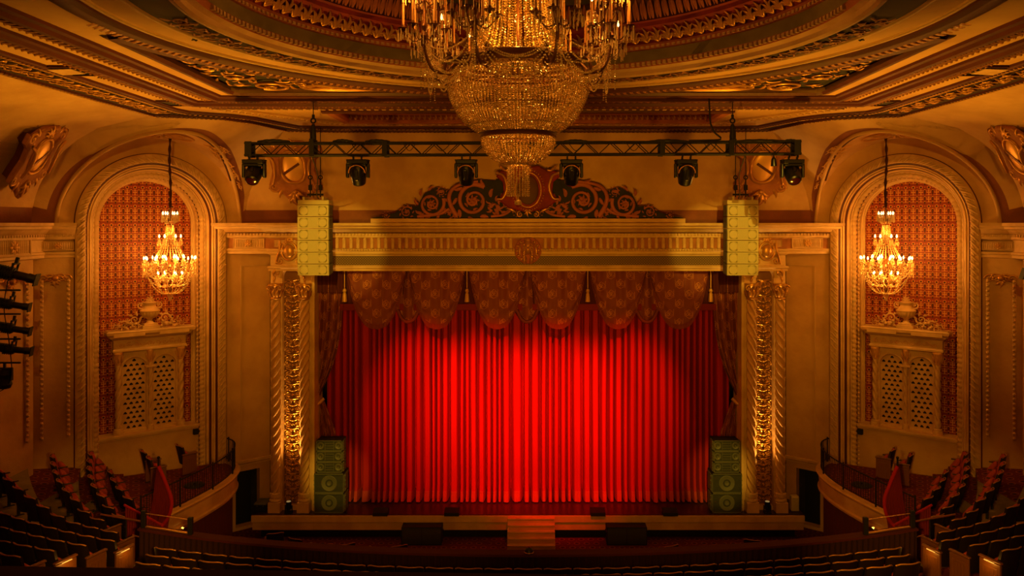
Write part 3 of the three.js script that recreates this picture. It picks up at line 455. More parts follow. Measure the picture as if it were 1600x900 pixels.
// pierced organ screen with twisted columns
const screen = inNiche(thing('organ_screen', 'left pierced niche screen with twisted columns and two arched grilles of spade-shaped holes', 'screen'), -0.19, -6.555, -0.9);
{
  const face = shp([[-0.92, 0], [0.92, 0], [0.92, 2.6], [-0.92, 2.6]]);
  const arch = (x, r, inset = 0) => { const h = new THREE.Path(); h.moveTo(x - r, 0.06); h.lineTo(x - r, 2.0); for (let i = 0; i <= 16; i++) { const a = PI - i / 16 * PI; h.lineTo(x + r * Math.cos(a), 2.0 + r * Math.sin(a)); } h.lineTo(x + r, 0.06); return h; };
  face.holes.push(arch(-0.44, 0.345), arch(0.44, 0.345));
  mesh('face_panel', boxUV(extr(face, 0.1, 0.008)), M.trim, screen);
  for (const x of [-0.44, 0.44]) {
    const g = new THREE.Shape(); const a = arch(x, 0.35); a.getPoints(4).forEach((p, i) => i ? g.lineTo(p.x, p.y) : g.moveTo(p.x, p.y));
    for (let j = 0; j < 15; j++) for (let i = -2; i <= 2; i++) { const cx = x + (i + (j % 2) * 0.5) * 0.17, cy = 0.14 + j * 0.15; if (Math.abs(cx - x) > 0.285 || (cy > 1.98 && Math.hypot(cx - x, cy - 2) > 0.285)) continue; const h = new THREE.Path(), q = 0.056; h.moveTo(cx, cy + q); h.quadraticCurveTo(cx + q * 1.1, cy + q * 0.2, cx + q * 0.95, cy - q * 0.35); h.quadraticCurveTo(cx + q * 0.6, cy - q * 0.9, cx + 0.012, cy - q * 0.3); h.lineTo(cx, cy - q); h.lineTo(cx - 0.012, cy - q * 0.3); h.quadraticCurveTo(cx - q * 0.6, cy - q * 0.9, cx - q * 0.95, cy - q * 0.35); h.quadraticCurveTo(cx - q * 1.1, cy + q * 0.2, cx, cy + q); g.holes.push(h); }
    mesh('grille', boxUV(extr(g, 0.03, 0, 4).translate(0, 0, 0.0)), M.trim, screen);
    mesh('grille_backing', box(0.72, 2.36, 0.02, x, 1.2, -0.08), M.black, screen);
    const ring = []; for (let i = 0; i <= 18; i++) { const q = PI - i / 18 * PI; ring.push([x + 0.36 * Math.cos(q), 2.0 + 0.36 * Math.sin(q), 0.11]); } mesh('arch_bead', tube([[x - 0.36, 1.5, 0.11], ...ring, [x + 0.36, 1.5, 0.11]], 0.02, 36, 5), M.trim, screen);
  }
  const shaft = twist(0.095, 1.95, 2.2, 3, 0.3), capital = (r, y) => join([lathe([[r * 0.9, y], [r * 1.0, y + 0.02], [r * 1.1, y + 0.04], [r, y + 0.06], [r * 1.1, y + 0.2], [r * 1.5, y + 0.34], [r * 1.5, y + 0.4], [0, y + 0.4]], 20), ...Array.from({ length: 8 }, (_, i) => leaf(0, 0, PI / 2, 0.26, 0.035, 0.2).rotateX(0.25).translate(0, y + 0.06, r * 0.9).rotateY(i / 8 * TAU))]);
  const base = r => latheC([[0, 0], [r * 1.6, 0], [r * 1.6, 0.07], [r * 1.45, 0.1], [r * 1.3, 0.13], [r * 1.35, 0.16], [r * 1.05, 0.19]], 20);
  for (const [x, k] of [[-0.92, 1], [0, 0.72], [0.92, 1]]) {
    const c = new THREE.Group(); c.name = 'column'; c.position.set(x, 0, 0.15); screen.add(c);
    share('shaft', shaft.clone().scale(k, 1.03, k).translate(0, 0.18, 0), M.trim, c); mesh('capital', capital(0.095 * k, 2.16), M.goldDull, c); mesh('base', base(0.095 * k), M.trim, c);
  }
  mesh('impost', boxUV(box(0.3, 0.06, 0.22, 0, 2.02, 0.14, 0.01)), M.trim, screen);
  const pth = (x, z) => [[-x, -0.05], [-x, z], [x, z], [x, -0.05]];
  mesh('frieze', boxUV(sweep(pth(1.04, 0.2), [[0, 2.56], [0.05, 2.57], [0.05, 2.62], [0.02, 2.66], [0.02, 2.9], [0.04, 2.94], [0.1, 2.98]])), M.trim, screen);
  mesh('frieze_relief', join([...Array.from({ length: 9 }, (_, i) => { const x = -0.84 + i * 0.21; return [...scroll(x, 2.78, 0.08, 1.3, i, i % 2 ? 1 : -1, 0.014, 14, 4), leaf(x + 0.06, 2.72, 0.8, 0.12, 0.02)]; }).flat()]).translate(0, 0, 0.215), M.goldDull, screen);
  mesh('cornice', boxUV(join([sweep(pth(1.04, 0.2), [[0.1, 2.98], [0.14, 3.0], [0.16, 3.06], [0.24, 3.12], [0.26, 3.2], [0.24, 3.24]]), box(2.5, 0.06, 0.5, 0, 3.215, 0.18)])), M.trim, screen);
  for (const x of [-0.55, 0.55]) mesh('cornice_break', boxUV(box(0.9, 0.16, 0.1, x * 1.2, 3.12, 0.4, 0.02)), M.trim, screen);
}
// urn with foliage on the screen
const urn = inNiche(thing('urn', 'carved stone urn with scroll handles on top of the left niche screen', 'urn'), -0.22, -3.31, -0.68);
{
  mesh('plinth', boxUV(join([box(0.5, 0.1, 0.4, 0, 0.05, 0, 0.01), box(0.4, 0.06, 0.32, 0, 0.13, 0, 0.01)])), M.trim, urn);
  const bowl = surf(40, 36, (s, t) => { const pr = [[0.13, 0.16], [0.1, 0.2], [0.07, 0.25], [0.09, 0.3], [0.2, 0.36], [0.27, 0.45], [0.29, 0.54], [0.3, 0.56], [0.27, 0.58], [0.2, 0.64], [0.17, 0.72], [0.22, 0.8], [0.23, 0.83], [0.05, 0.84]], f = s * (pr.length - 1), i = Math.min(pr.length - 2, f | 0), q = f - i, r = pr[i][0] * (1 - q) + pr[i + 1][0] * q, y = pr[i][1] * (1 - q) + pr[i + 1][1] * q, k = y > 0.34 && y < 0.53 ? 1 - 0.06 * Math.abs(Math.sin(t * TAU * 9)) : 1; return V3(r * k * Math.cos(t * TAU), y, r * k * Math.sin(t * TAU)); }, false);
  mesh('bowl', boxUV(bowl), M.trim, urn);
  for (const m of [1, -1]) mesh('handle', join(scroll(m * 0.26, 0.74, 0.13, 1.4, m > 0 ? 3.6 : -0.5, m, 0.032, 26, 6)).translate(0, 0, 0), M.trim, urn);
  mesh('finial', join([...fan(0, 0.82, PI / 2, 0.24, 0.045, 7, 1.3), ball(0.05, 0, 0.86, 0.03)]), M.trim, urn);
}
for (const m of [-1, 1]) {
  const f = inNiche(thing('carved_foliage', `carved scrolling foliage heaped on the left niche screen, ${m < 0 ? 'outer' : 'stage-facing'} side of its urn`, 'ornament'), -0.22 + m * 0.6, -3.31, -0.66); const G = [];
  for (const [x, y, R, a] of [[-0.16, 0.3, 0.16, 0], [0.14, 0.16, 0.13, 2], [-0.18, 0.07, 0.1, 1], [0.36, 0.1, 0.09, 3]]) { G.push(...scroll(m * x, y, R, 1.5, a, m, R * 0.2, 24, 5)); for (let k = 0; k < 6; k++) G.push(leaf(m * x + R * 0.8 * Math.cos(k + a), y + R * 0.8 * Math.sin(k + a), k + a + 0.7, R * 1.0, R * 0.24)); }
  for (let k = 0; k < 9; k++) G.push(ball(rr(0.035, 0.06), m * rr(-0.3, 0.2), rr(0.03, 0.25), rr(0.03, 0.1), 6));
  mesh('scrolls', G, M.trim, f);
}
const wallBox = inNiche(thing('wall_box', 'small dark box fixed under the left niche sill at its stage end', 'wall box'), 1.16, -6.9, -0.55);
mesh('housing', box(0.2, 0.17, 0.12, 0, 0.085, 0, 0.01), M.iron, wallBox); mesh('face', box(0.15, 0.1, 0.01, 0, 0.085, 0.063), M.black, wallBox);

// side chandelier: bulbs, arms, bead strands
M.crystal = new THREE.MeshPhysicalMaterial({ color: '#f3dcae', roughness: 0.18, transmission: 0.45, thickness: 0, ior: 1.5 });
M.crystalDim = new THREE.MeshPhysicalMaterial({ color: '#c9a35e', roughness: 0.22, transmission: 0.25, thickness: 0, ior: 1.5 });
M.bulb = new THREE.MeshStandardMaterial({ color: '#fff0d0', emissive: new THREE.Color().setRGB(1, 0.62, 0.22), emissiveIntensity: 9, roughness: 0.4 });
M.bulbOff = std('#d8a868', { roughness: 0.3 });
M.candle = std('#c88a4a', { roughness: 0.5 }); M.cord = std('#3a0e0a', { roughness: 0.9 });
const beadGeo = new THREE.OctahedronGeometry(1, 0), prismGeo = clean(new THREE.CylinderGeometry(0.35, 0.6, 1, 5).translate(0, -0.5, 0));
const sagged = (a, b, sag, n) => Array.from({ length: n }, (_, i) => { const t = (i + 0.5) / n, p = V3().lerpVectors(a, b, t); p.y -= sag * 4 * t * (1 - t); return p; });
const pol = (r, a, y) => V3(r * Math.sin(a), y, r * Math.cos(a));
function sideChandelier() {
  const t = thing('chandelier', 'smaller lit crystal chandelier hanging in the left niche from a dark red cord', 'chandelier'); const Y = 2.34;   // base at the lowest bead
  mesh('cord_sleeve', tube([[0, Y + 0.5, 0], [0.015, Y + 1.1, 0], [-0.02, Y + 1.9, 0], [0, Y + 2.66, 0]], q => 0.035 + 0.012 * Math.sin(q * 40), 40, 7), M.cord, t);
  mesh('stem', latheC([[0.02, Y - 2.1], [0.06, Y - 2.0], [0.02, Y - 1.85], [0.025, Y - 1.3], [0.09, Y - 1.22], [0.1, Y - 1.12], [0.03, Y - 1.0], [0.02, Y - 0.5], [0.06, Y - 0.42], [0.02, Y - 0.3], [0.03, Y], [0.08, Y + 0.08], [0.03, Y + 0.16], [0.02, Y + 0.5]], 12), M.bronze, t);
  const bead = [], prism = [], B = (p, s) => bead.push(M4([p.x, p.y, p.z], [0, rr(0, 3), 0], s)), PR = (p, l, w = 0.019) => prism.push(M4([p.x, p.y, p.z], [0, rr(0, 3), 0], [w, l, w]));
  const tiers = [[6, 0.2, 0.2, 0.1], [6, 0.3, -0.5, 0.3], [14, 0.72, -1.16, 0.05], [8, 0.4, -1.12, 0.2], [8, 0.36, -1.62, 0.2]];
  for (const [n, r, y, ph] of tiers) for (let i = 0; i < n; i++) {
    const a = ph + i / n * TAU, arm = new THREE.Group(); arm.name = 'arm'; arm.position.set(0, Y + y, 0); arm.rotation.y = a; t.add(arm);
    share('branch', tube([[0, -0.02, 0.03], [0, -0.12, r * 0.45], [0, -0.1, r * 0.8], [0, 0.0, r]], 0.011, 12, 5), M.bronze, arm);
    share('candle_cup', latheC([[0.01, -0.02], [0.05, 0.0], [0.055, 0.012], [0.02, 0.02], [0.018, 0.08], [0, 0.08]], 10).translate(0, 0, r), M.crystal, arm);
    share('bulb', lathe([[0.001, 0.08], [0.02, 0.1], [0.024, 0.125], [0.012, 0.165], [0.001, 0.19]], 8).translate(0, 0, r), M.bulb, arm);
    for (let k = 0; k < 8; k++) { const q = k / 8 * TAU; PR(pol(r, a, Y + y - 0.02).add(V3(0.05 * Math.cos(q), 0, 0.05 * Math.sin(q))), rr(0.09, 0.15)); }
  }
  for (let i = 0; i < 26; i++) { const a = i / 26 * TAU; for (let k = 0; k < 26; k++) { const q = k / 25, r = 0.1 + 0.33 * Math.pow(q, 1.2) - 0.05 * Math.sin(q * PI); B(pol(r, a, Y - 0.05 - 0.98 * q), 0.016); } }
  for (let i = 0; i < 18; i++) { const a = i / 18 * TAU; for (let k = 0; k < 8; k++) B(pol(0.22 - 0.1 * k / 8, a, Y + 0.22 - 0.03 * k), 0.014); PR(pol(0.24, a, Y + 0.36), 0.2, 0.016); }
  for (let i = 0; i < 14; i++) { const a = 0.05 + i / 14 * TAU, p = pol(0.74, a, Y - 1.3), q = pol(0.74, a + TAU / 14, Y - 1.3); for (const s of [0.12, 0.24]) sagged(p, q, s, 14).forEach(v => B(v, 0.019)); for (let k = 0; k < 12; k++) B(pol(0.75, a, Y - 1.24 - k * 0.034), 0.018); }
  for (let i = 0; i < 12; i++) { const a = i / 12 * TAU + 0.1; for (const [r0, y0, r1, y1, s] of [[0.74, -1.35, 0.2, -1.55, 0.2], [0.74, -1.4, 0.12, -1.85, 0.22], [0.68, -1.5, 0.06, -2.1, 0.22]]) sagged(pol(r0, a, Y + y0), pol(r1, a + 0.3, Y + y1), s, 22).forEach(v => B(v, 0.02)); }
  for (let i = 0; i < 10; i++) for (let k = 0; k < 5; k++) B(pol(0.1 - 0.015 * k, i / 10 * TAU, Y - 2.1 - 0.045 * k), 0.018);
  B(V3(0, 0.03, 0), 0.045);
  inst('bead_strands', beadGeo, M.crystal, bead, t); inst('prisms', prismGeo, M.crystal, prism, t);
  return t;
}
const chan = inNiche(sideChandelier(), 0.0, -2.34, 0.8); chan.rotation.y = NTURN;
for (const m of [1, -1]) for (const [x, v, w, cd] of [[0, -0.25, 0.8, 2.2], [-0.45, -1.0, 0.95, 2.6], [0.45, -1.0, 0.75, 2.6], [0, -1.0, 1.25, 2.4], [0, -1.5, 0.8, 4.2]]) {
  const p = V3(x, v, w).applyEuler(new THREE.Euler(0, NTURN, 0)).add(NO), l = new THREE.PointLight(CANDLE, cd * 1.7, 0, 2); l.position.set(m * p.x, p.y, p.z); l.castShadow = true; l.shadow.radius = 4; scene.add(l);
}

// cartouches on the coves
function coveFrame(s, t) { const p = coveAt(s, t), a = coveAt(s + 0.01, t).sub(coveAt(s - 0.01, t)).normalize(), b = coveAt(s, t + 0.01).sub(coveAt(s, t - 0.01)); b.addScaledVector(a, -a.dot(b)).normalize(); const n = V3().crossVectors(a, b); return [p, new THREE.Quaternion().setFromRotationMatrix(new THREE.Matrix4().makeBasis(a, b, n))]; }
M.ochre = plasterMat('#8a5228', '#a86a36', 0.8); M.litMirrorGold = std('#f0bc62', { metalness: 0.35, roughness: 0.4 });  // mirror colour is lightened to hold a bright reflection
function cartouche(label, [p, q], k, back = 0.1) {
  const o = thing('cartouche', label, 'cartouche'); o.position.copy(p); o.quaternion.copy(q); k.length ? o.scale.set(...k) : o.scale.setScalar(k);
  const outline = [[0, 0.86], [0.3, 0.84], [0.62, 0.66], [0.78, 0.7], [0.8, 0.5], [0.6, 0.34], [0.56, 0], [0.66, -0.3], [0.72, -0.52], [0.56, -0.6], [0.34, -0.68], [0.16, -0.9], [0, -1.05]];
  mesh('back_plate', boxUV(extr(shp([...outline, ...outline.slice(1, -1).reverse().map(([x, y]) => [-x, y])]), 0.1, 0.03).translate(0, 0, 0.02)), M.ochre, o);
  mesh('mount_plate', boxUV(box(0.5, 0.7, 0.06, 0, 0, -0.0)), M.plum, o); if (back > 0.1) mesh('mount', boxUV(extr(shp([...outline, ...outline.slice(1, -1).reverse().map(([x, y]) => [-x, y])].map(([x, y]) => [x * 0.93, y * 0.95])), back).translate(0, 0, -back)), M.plum, o);
  mesh('mirror_oval', xf(new THREE.SphereGeometry(1, 28, 14, 0, TAU, 0, PI / 2).rotateX(PI / 2), [0, 0.12, 0.14], [0, 0, 0], [0.3, 0.42, 0.09]), M.litMirrorGold, o);
  mesh('reflection_band', box(0.56, 0.07, 0.02, 0.02, 0.1, 0.235).rotateZ(0.6), M.bronze, o);  // bronze bar stands for the dark diagonal in the reflection
  const ov = []; for (let i = 0; i <= 32; i++) { const a = i / 32 * TAU; ov.push([0.34 * Math.sign(Math.cos(a)) * Math.abs(Math.cos(a)) ** 0.8, 0.12 + 0.46 * Math.sign(Math.sin(a)) * Math.abs(Math.sin(a)) ** 0.8, 0.16]); }
  mesh('mirror_frame', tube(ov, 0.045, 60, 6), M.gold, o);
  const half = [...scroll(0.62, 0.62, 0.16, 1.5, 2.6, -1, 0.04, 24, 6), ...scroll(0.6, -0.48, 0.15, 1.5, 3.6, 1, 0.04, 24, 6), tube([[0.7, 0.5, 0.14], [0.5, 0.34, 0.18], [0.47, 0, 0.2], [0.56, -0.34, 0.16]], w => 0.05 - 0.015 * Math.abs(w - 0.5), 20, 6), ...scroll(0.28, 0.74, 0.12, 1.4, 0.5, 1, 0.03, 20, 5), ...scroll(0.26, -0.62, 0.13, 1.4, 5, -1, 0.03, 20, 5), leaf(0.3, -0.5, -1.0, 0.36, 0.07), leaf(0.42, 0.6, 1.2, 0.3, 0.06), leaf(0.12, -0.7, -1.3, 0.3, 0.06), leaf(0.5, -0.2, -1.9, 0.26, 0.05), leaf(0.44, 0.36, 1.0, 0.26, 0.05)].map(g => mv(g, 0, 0, 0.1));
  mesh('scrollwork', [...both(half), ...fan(0, 0.62, PI / 2, 0.34, 0.06, 7, 1.2).map(g => mv(g, 0, 0, 0.14)), ...fan(0, -0.55, -PI / 2, 0.48, 0.07, 5, 0.9).map(g => mv(g, 0, 0, 0.14)), ball(0.07, 0, -0.6, 0.18), ball(0.06, 0, 0.66, 0.18)], M.gold, o);
  return o;
}
const cartFront = cartouche('gilded mirror cartouche with scrolled frame above the left loudspeaker array', coveFrame(6.41, 0.6), 1.18);
const cartSide = cartouche('gilded mirror cartouche with scrolled frame high on the cove left of the left niche', [V3(-12.98, E + 1.76, -20.15), new THREE.Quaternion().setFromRotationMatrix(new THREE.Matrix4().makeBasis(V3(0, 0, -1), V3(0.6, 0.8, 0), V3(0.8, -0.6, 0))).multiply(new THREE.Quaternion().setFromAxisAngle(V3(0, 0, 1), 0.3))], [0.8, 1.22, 1], 0.2);
// ------------------------------------------------------------------ entablature, pilasters and proscenium
const sideWallU = u => [NO.x - 0.77 * u, NO.z + 0.638 * u];           // point of the splay wall, u to the house side
const ent = struct('trim_2', 'long moulded entablature over the stage with a row of upright tongues in its frieze', 'entablature');
{
  const cornice = [[-0.5, 0.03], [0.4, 0.03], [0.4, -0.05], [0.34, -0.08], [0.32, -0.14], [0.24, -0.17], [0.2, -0.2], [0.12, -0.28], [0.09, -0.29], [0.07, -0.30]];
  const bed = [[0.07, -0.30], [0.07, -0.43], [0.03, -0.46], [0, -0.47], [0, -0.8], [0.05, -0.81], [0.07, -0.87], [0.04, -0.9], [0.04, -0.97], [0, -0.99]].map(([a, b]) => [a, b]);
  const up = l => l.map(([a, b]) => [a, E + b]);
  const path = full([[-9.89, -26.2], [-9.89, -25.32], [-8.5, -25.32], [-8.43, -25.0], [0, -25.0]]);
  mesh('cornice', boxUV(sweep(path, up(cornice))), M.trim, ent);
  mesh('frieze', boxUV(sweep(path, up(bed.slice(0, 4)))), M.trim, ent); mesh('frieze_ground', boxUV(sweep(path, up(bed.slice(3, 5)))), M.ochre, ent); mesh('frieze_moulding', boxUV(sweep(path, up(bed.slice(4)))), M.trim, ent);
  mesh('painted_shadow_fillet', boxUV(sweep(path, up([[0.13, -0.275], [0.1, -0.3], [0.075, -0.305]]))), M.plum, ent); mesh('cornice_fillet', boxUV(sweep(path, up([[0.345, -0.078], [0.325, -0.1]]))), M.plum, ent);  // plum strip under the cornice paints its shade line
  mesh('architrave', boxUV(sweep(full([[-8.43, -26.2], [-8.43, -25.0], [0, -25.0]]), up([[0, -0.99], [0, -1.0], [-0.03, -1.02], [-0.03, -1.36], [0.04, -1.37], [0.05, -1.43], [0.02, -1.46], [0.02, -1.53], [-1.2, -1.55]]))), M.trim, ent);
  M.diaper = new THREE.MeshStandardMaterial({ map: canvasTex(128, 128, (c, w, h) => { c.fillStyle = '#7a5a24'; c.fillRect(0, 0, w, h); c.strokeStyle = '#4f3812'; c.lineWidth = 8; for (let k = -128; k < 256; k += 32) { c.beginPath(); c.moveTo(k, 0); c.lineTo(k + 128, 128); c.stroke(); c.beginPath(); c.moveTo(k + 128, 0); c.lineTo(k, 128); c.stroke(); } c.fillStyle = '#9a7434'; for (let y = 0; y < 4; y++) for (let x = 0; x < 4; x++) { c.beginPath(); c.arc(x * 32 + 16, y * 32, 5, 0, TAU); c.fill(); } }, [3, 3]), roughness: 0.6 });
  mesh('patterned_band', boxUV(box(14.1, 0.3, 0.02, 0, E - 1.19, -25.02)), M.diaper, ent);
  inst('dentil_row', box(0.055, 0.07, 0.06), M.trim, along(path, 0.11).filter(p => Math.abs(p.x) < 9.9 && p.z > -25.5).map(p => M4([p.x + p.nx * 0.1, E - 0.34, p.z + p.nz * 0.1], [0, p.a, 0])), ent);
  inst('bead_row', ball(0.03, 0, 0, 0, 6), M.trim, along([[-7.2, -24.95], [7.2, -24.95]], 0.09).map(p => M4([p.x, E - 0.84, p.z + 0.03])), ent);
  const tongue = join([surf(8, 8, (s, t) => { const a = (t - 0.5) * PI * 1.05; return V3(0.058 * Math.sin(a), -0.79 + 0.3 * s, 0.045 * Math.cos(a) * (s > 0.8 ? 1 - (s - 0.8) * 1.5 : 1)); }), cyl(0.07, 0.06, 0.03, 0, -0.785, 0.0, 10), ball(0.055, 0, -0.49, 0.0, 8)]);
  for (let i = 0; i < 62; i++) { const x = -7.0 + (i + 0.5) / 62 * 14; if (Math.abs(x) < 0.4) continue; const t = share('tongue', tongue, M.trim, ent); t.position.set(x, E, -24.98); }
  // fluted end panels with a rosette
  const flutes = n => join([box(0.98, 0.3, 0.02, 0, 0, -0.01), ...Array.from({ length: n }, (_, i) => { const x = -0.44 + (i + 0.5) / n * 0.88; return new THREE.CylinderGeometry(0.024, 0.024, 0.24, 6).translate(x, 0, 0.005); }), box(1.02, 0.03, 0.05, 0, 0.15, 0), box(1.02, 0.03, 0.05, 0, -0.15, 0), box(0.03, 0.3, 0.05, 0.5, 0, 0), box(0.03, 0.3, 0.05, -0.5, 0, 0)]);
  const FL = flutes(16), ROS = join([...Array.from({ length: 8 }, (_, i) => leaf(0.03 * Math.cos(i / 8 * TAU), 0.03 * Math.sin(i / 8 * TAU), i / 8 * TAU, 0.11, 0.035, 0, 0.03)), ball(0.05, 0, 0, 0.04)]);
  const panel = (x, z, turn, parent, s = 1, y = E - 0.635) => { const a = share('fluted_panel', FL, M.trim, parent), b = share('rosette', ROS, M.goldDull, parent); for (const o of [a, b]) { o.position.set(x, y, z); o.rotation.y = turn; o.scale.setScalar(s); } b.translateZ(0.02); };
  for (const m of [1, -1]) { panel(m * -9.2, -25.31, 0, ent); panel(m * -7.9, -24.99, 0, ent, 0.7); }
  // the side pieces of the entablature belong to each side wall
  const side = struct('trim_3', 'moulded cornice and fluted frieze along the left side wall beside the niche', 'entablature');
  const sp = [[-14.1, 4], [-14.1, -19.4], [-13.85, -19.4], [-13.85, -21.5], sideWallU(3.2), sideWallU(2.42)];
  mesh('cornice', boxUV(sweep(sp, up(cornice))), M.trim, side); mesh('frieze', boxUV(sweep(sp, up(bed))), M.trim, side);
  inst('dentil_row', box(0.055, 0.07, 0.06), M.trim, along(sp, 0.11).filter(p => p.z < -15).map(p => M4([p.x + p.nx * 0.1, E - 0.34, p.z + p.nz * 0.1], [0, p.a, 0])), side);
  const [px, pz] = sideWallU(2.85); panel(px + 0.03, pz + 0.04, NTURN, side, 0.8); panel(-13.82, -20.55, PI / 2, side, 1.5); panel(-13.99, -18.2, PI / 2, side, 1.5);
  mesh('pilaster', boxUV(join([box(0.25, 10.2 - 1.0, 2.1, -13.98, 4.6, -20.45)])), M.plaster, side);
  // framed wall panel: bead strips with a carved clasp
  const strip = (x, z, turn, w, top, bot) => { const g = new THREE.Group(); g.name = 'panel_moulding'; g.position.set(x, E, z); g.rotation.y = turn; side.add(g); const l = []; for (const m of [-1, 1]) { mesh('rail', box(0.09, top - bot, 0.06, m * w / 2, (top + bot) / 2, 0.03, 0.015), M.trim, g); for (let k = 0; k < (top - bot) / 0.14; k++) l.push(M4([m * w / 2, top - 0.07 - k * 0.14, 0.07])); } inst('bead_row', ball(0.05, 0, 0, 0, 6), M.trim, l, g); mesh('clasp', [...both([...scroll(w / 2 - 0.05, top, 0.13, 1.4, 0, 1, 0.03, 20, 5), ...scroll(0.16, top + 0.02, 0.13, 1.4, 3, -1, 0.03, 20, 5), leaf(w / 2 - 0.1, top + 0.05, 2.9, 0.3, 0.05)]), ...fan(0, top - 0.02, -PI / 2, 0.24, 0.05, 5, 1.2), ball(0.09, 0, top + 0.02, 0.04)].map(q => mv(q, 0, 0, 0.04)), M.gold, g); };
  const [qx, qz] = sideWallU(2.92); strip(qx + 0.02, qz + 0.02, NTURN, 0.66, -1.58, -6.2); strip(-13.85, -20.5, PI / 2, 1.3, -1.58, -6.0); strip(-14.09, -17.9, PI / 2, 2.0, -1.58, -6.0);
  mirror(side, 'moulded cornice and fluted frieze along the right side wall beside the niche').name = 'trim_4';
}
// proscenium piers
M.antique = std('#80592a', { roughness: 0.55, metalness: 0.3 }); M.matte = plasterMat('#b98c58', '#cda06a', 0.6, { roughness: 0.95 });
{
  const pier = struct('wall_proscenium', 'gilded proscenium pier with twisted columns framing a filigree strip, left of the stage', 'pier');
  const body = shp([[-8.45, 0.82], [-6.98, 0.82], [-6.98, E - 0.95], [-8.45, E - 0.95]]);
  const h = new THREE.Path(); h.moveTo(-8.06, 0.95); h.lineTo(-8.06, E - 1.75); for (let i = 0; i <= 20; i++) { const a = PI - i / 20 * PI; h.lineTo(-7.77 + 0.29 * Math.cos(a), E - 1.75 + 0.29 * Math.sin(a)); } h.lineTo(-7.48, 0.95); body.holes.push(h);
  mesh('face', boxUV(extr(body, 0.9).translate(0, 0, -26.1)), M.trim, pier);
  mesh('recess_back', boxUV(box(0.7, 8.2, 0.05, -7.77, 4.8, -25.43)), M.antique, pier);
  mesh('inner_edge', boxUV(box(0.1, 7.9, 0.12, -7.03, 4.72, -25.17, 0.02)), M.trim, pier);
  // filigree: repeated pairs of scrolls, shells and leaves
  const unit = join([...both([...scroll(0.13, 0.12, 0.115, 1.6, -1.2, 1, 0.022, 26, 5), ...scroll(0.14, -0.14, 0.1, 1.5, 1.4, -1, 0.02, 24, 5), leaf(0.02, -0.02, 0.5, 0.22, 0.035), leaf(0.03, 0.16, 1.0, 0.18, 0.03), leaf(0.05, -0.28, 0.3, 0.2, 0.03), leaf(0.22, 0.02, 1.9, 0.15, 0.025), leaf(0.24, -0.03, -1.4, 0.14, 0.025), leaf(0.2, 0.27, -0.6, 0.1, 0.022), ...Array.from({ length: 7 }, (_, k) => leaf(0.13 + 0.03 * Math.cos(k * 0.9), 0.12 + 0.03 * Math.sin(k * 0.9), k * 0.9, 0.085, 0.02)), ...Array.from({ length: 7 }, (_, k) => leaf(0.14 + 0.02 * Math.cos(k * 0.9), -0.14 + 0.02 * Math.sin(k * 0.9), k * 0.9, 0.075, 0.018)), leaf(0.1, 0.3, 0.2, 0.12, 0.022), leaf(0.08, -0.31, 0.5, 0.14, 0.024), leaf(0.2, -0.26, 0.9, 0.08, 0.02), ball(0.02, 0.235, 0.0, 0.02, 5), ball(0.018, 0.22, 0.24, 0.02, 5), ball(0.018, 0.2, -0.3, 0.02, 5)]), ...fan(0, 0.2, PI / 2, 0.13, 0.025, 5, 1.2), ...fan(0, -0.12, -PI / 2, 0.15, 0.028, 3, 0.7), ball(0.045, 0, 0.02, 0.03, 8), tube([[-0.14, 0.33, 0.02], [0, 0.3, 0.035], [0.14, 0.33, 0.02]], 0.018, 10, 5)]);
  for (let i = 0; i < 15; i++) { const f = share('filigree', unit, M.goldBright, pier); f.position.set(-7.77, 1.25 + i * 0.49, -25.4); f.scale.set(1, 0.74, 1.3); }
  mesh('arch_ring', tube(Array.from({ length: 21 }, (_, i) => { const a = PI - i / 20 * PI; return [-7.77 + 0.36 * Math.cos(a), E - 1.75 + 0.36 * Math.sin(a), -25.14]; }), 0.075, 30, 8), M.trim, pier);
  const shaft = twist(0.165, 6.35, 5.0, 4, 0.5, 260, 44), leafs = r => Array.from({ length: 10 }, (_, i) => leaf(0, 0, PI / 2, 0.28, 0.06, 0.2).rotateX(0.22).translate(0, 0, r * 0.95).rotateY(i / 10 * TAU));
  for (const x of [-8.24, -7.3]) {
    const c = new THREE.Group(); c.name = 'column'; c.position.set(x, 0.82, -25.08); pier.add(c);
    share('shaft', shaft.clone().translate(0, 0.62, 0), M.matte, c);
    mesh('base', boxUV(join([box(0.4, 0.34, 0.4, 0, 0.17, 0, 0.015), latheC([[0.19, 0.34], [0.21, 0.38], [0.19, 0.43], [0.16, 0.45], [0.185, 0.5], [0.18, 0.6], [0.15, 0.64]], 24), ...Array.from({ length: 14 }, (_, i) => box(0.03, 0.16, 0.02, 0, 0.53, 0.178).rotateY(i / 14 * TAU))])), M.trim, c);
    mesh('capital', join([latheC([[0.15, 6.9], [0.18, 6.95], [0.15, 7.0], [0.15, 7.15], [0.2, 7.32], [0.24, 7.36], [0.24, 7.44], [0, 7.44]], 20), ...leafs(0.16).map(g => mv(g, 0, 7.0, 0)), ...both(scroll(0.17, 7.3, 0.09, 1.4, 2.2, -1, 0.03, 20, 5).map(g => mv(g, 0, 0, 0.18)))]), M.gold, c);
  }
  // crest over the strip
  const cr = []; cr.push(...both([...scroll(0.3, 0.1, 0.17, 1.5, 2.4, -1, 0.035, 24, 5), ...scroll(0.24, 0.62, 0.16, 1.5, 4.2, 1, 0.035, 24, 5), tube([[0.44, 0.0, 0], [0.36, 0.3, 0.05], [0.3, 0.45, 0.06], [0.3, 0.75, 0.02]], 0.04, 16, 6), leaf(0.36, 0.22, 1.1, 0.3, 0.06), leaf(0.42, -0.12, -1.2, 0.3, 0.06), leaf(0.46, -0.4, -1.4, 0.22, 0.05), ...scroll(0.42, -0.3, 0.1, 1.4, 1, 1, 0.025, 18, 5)]));
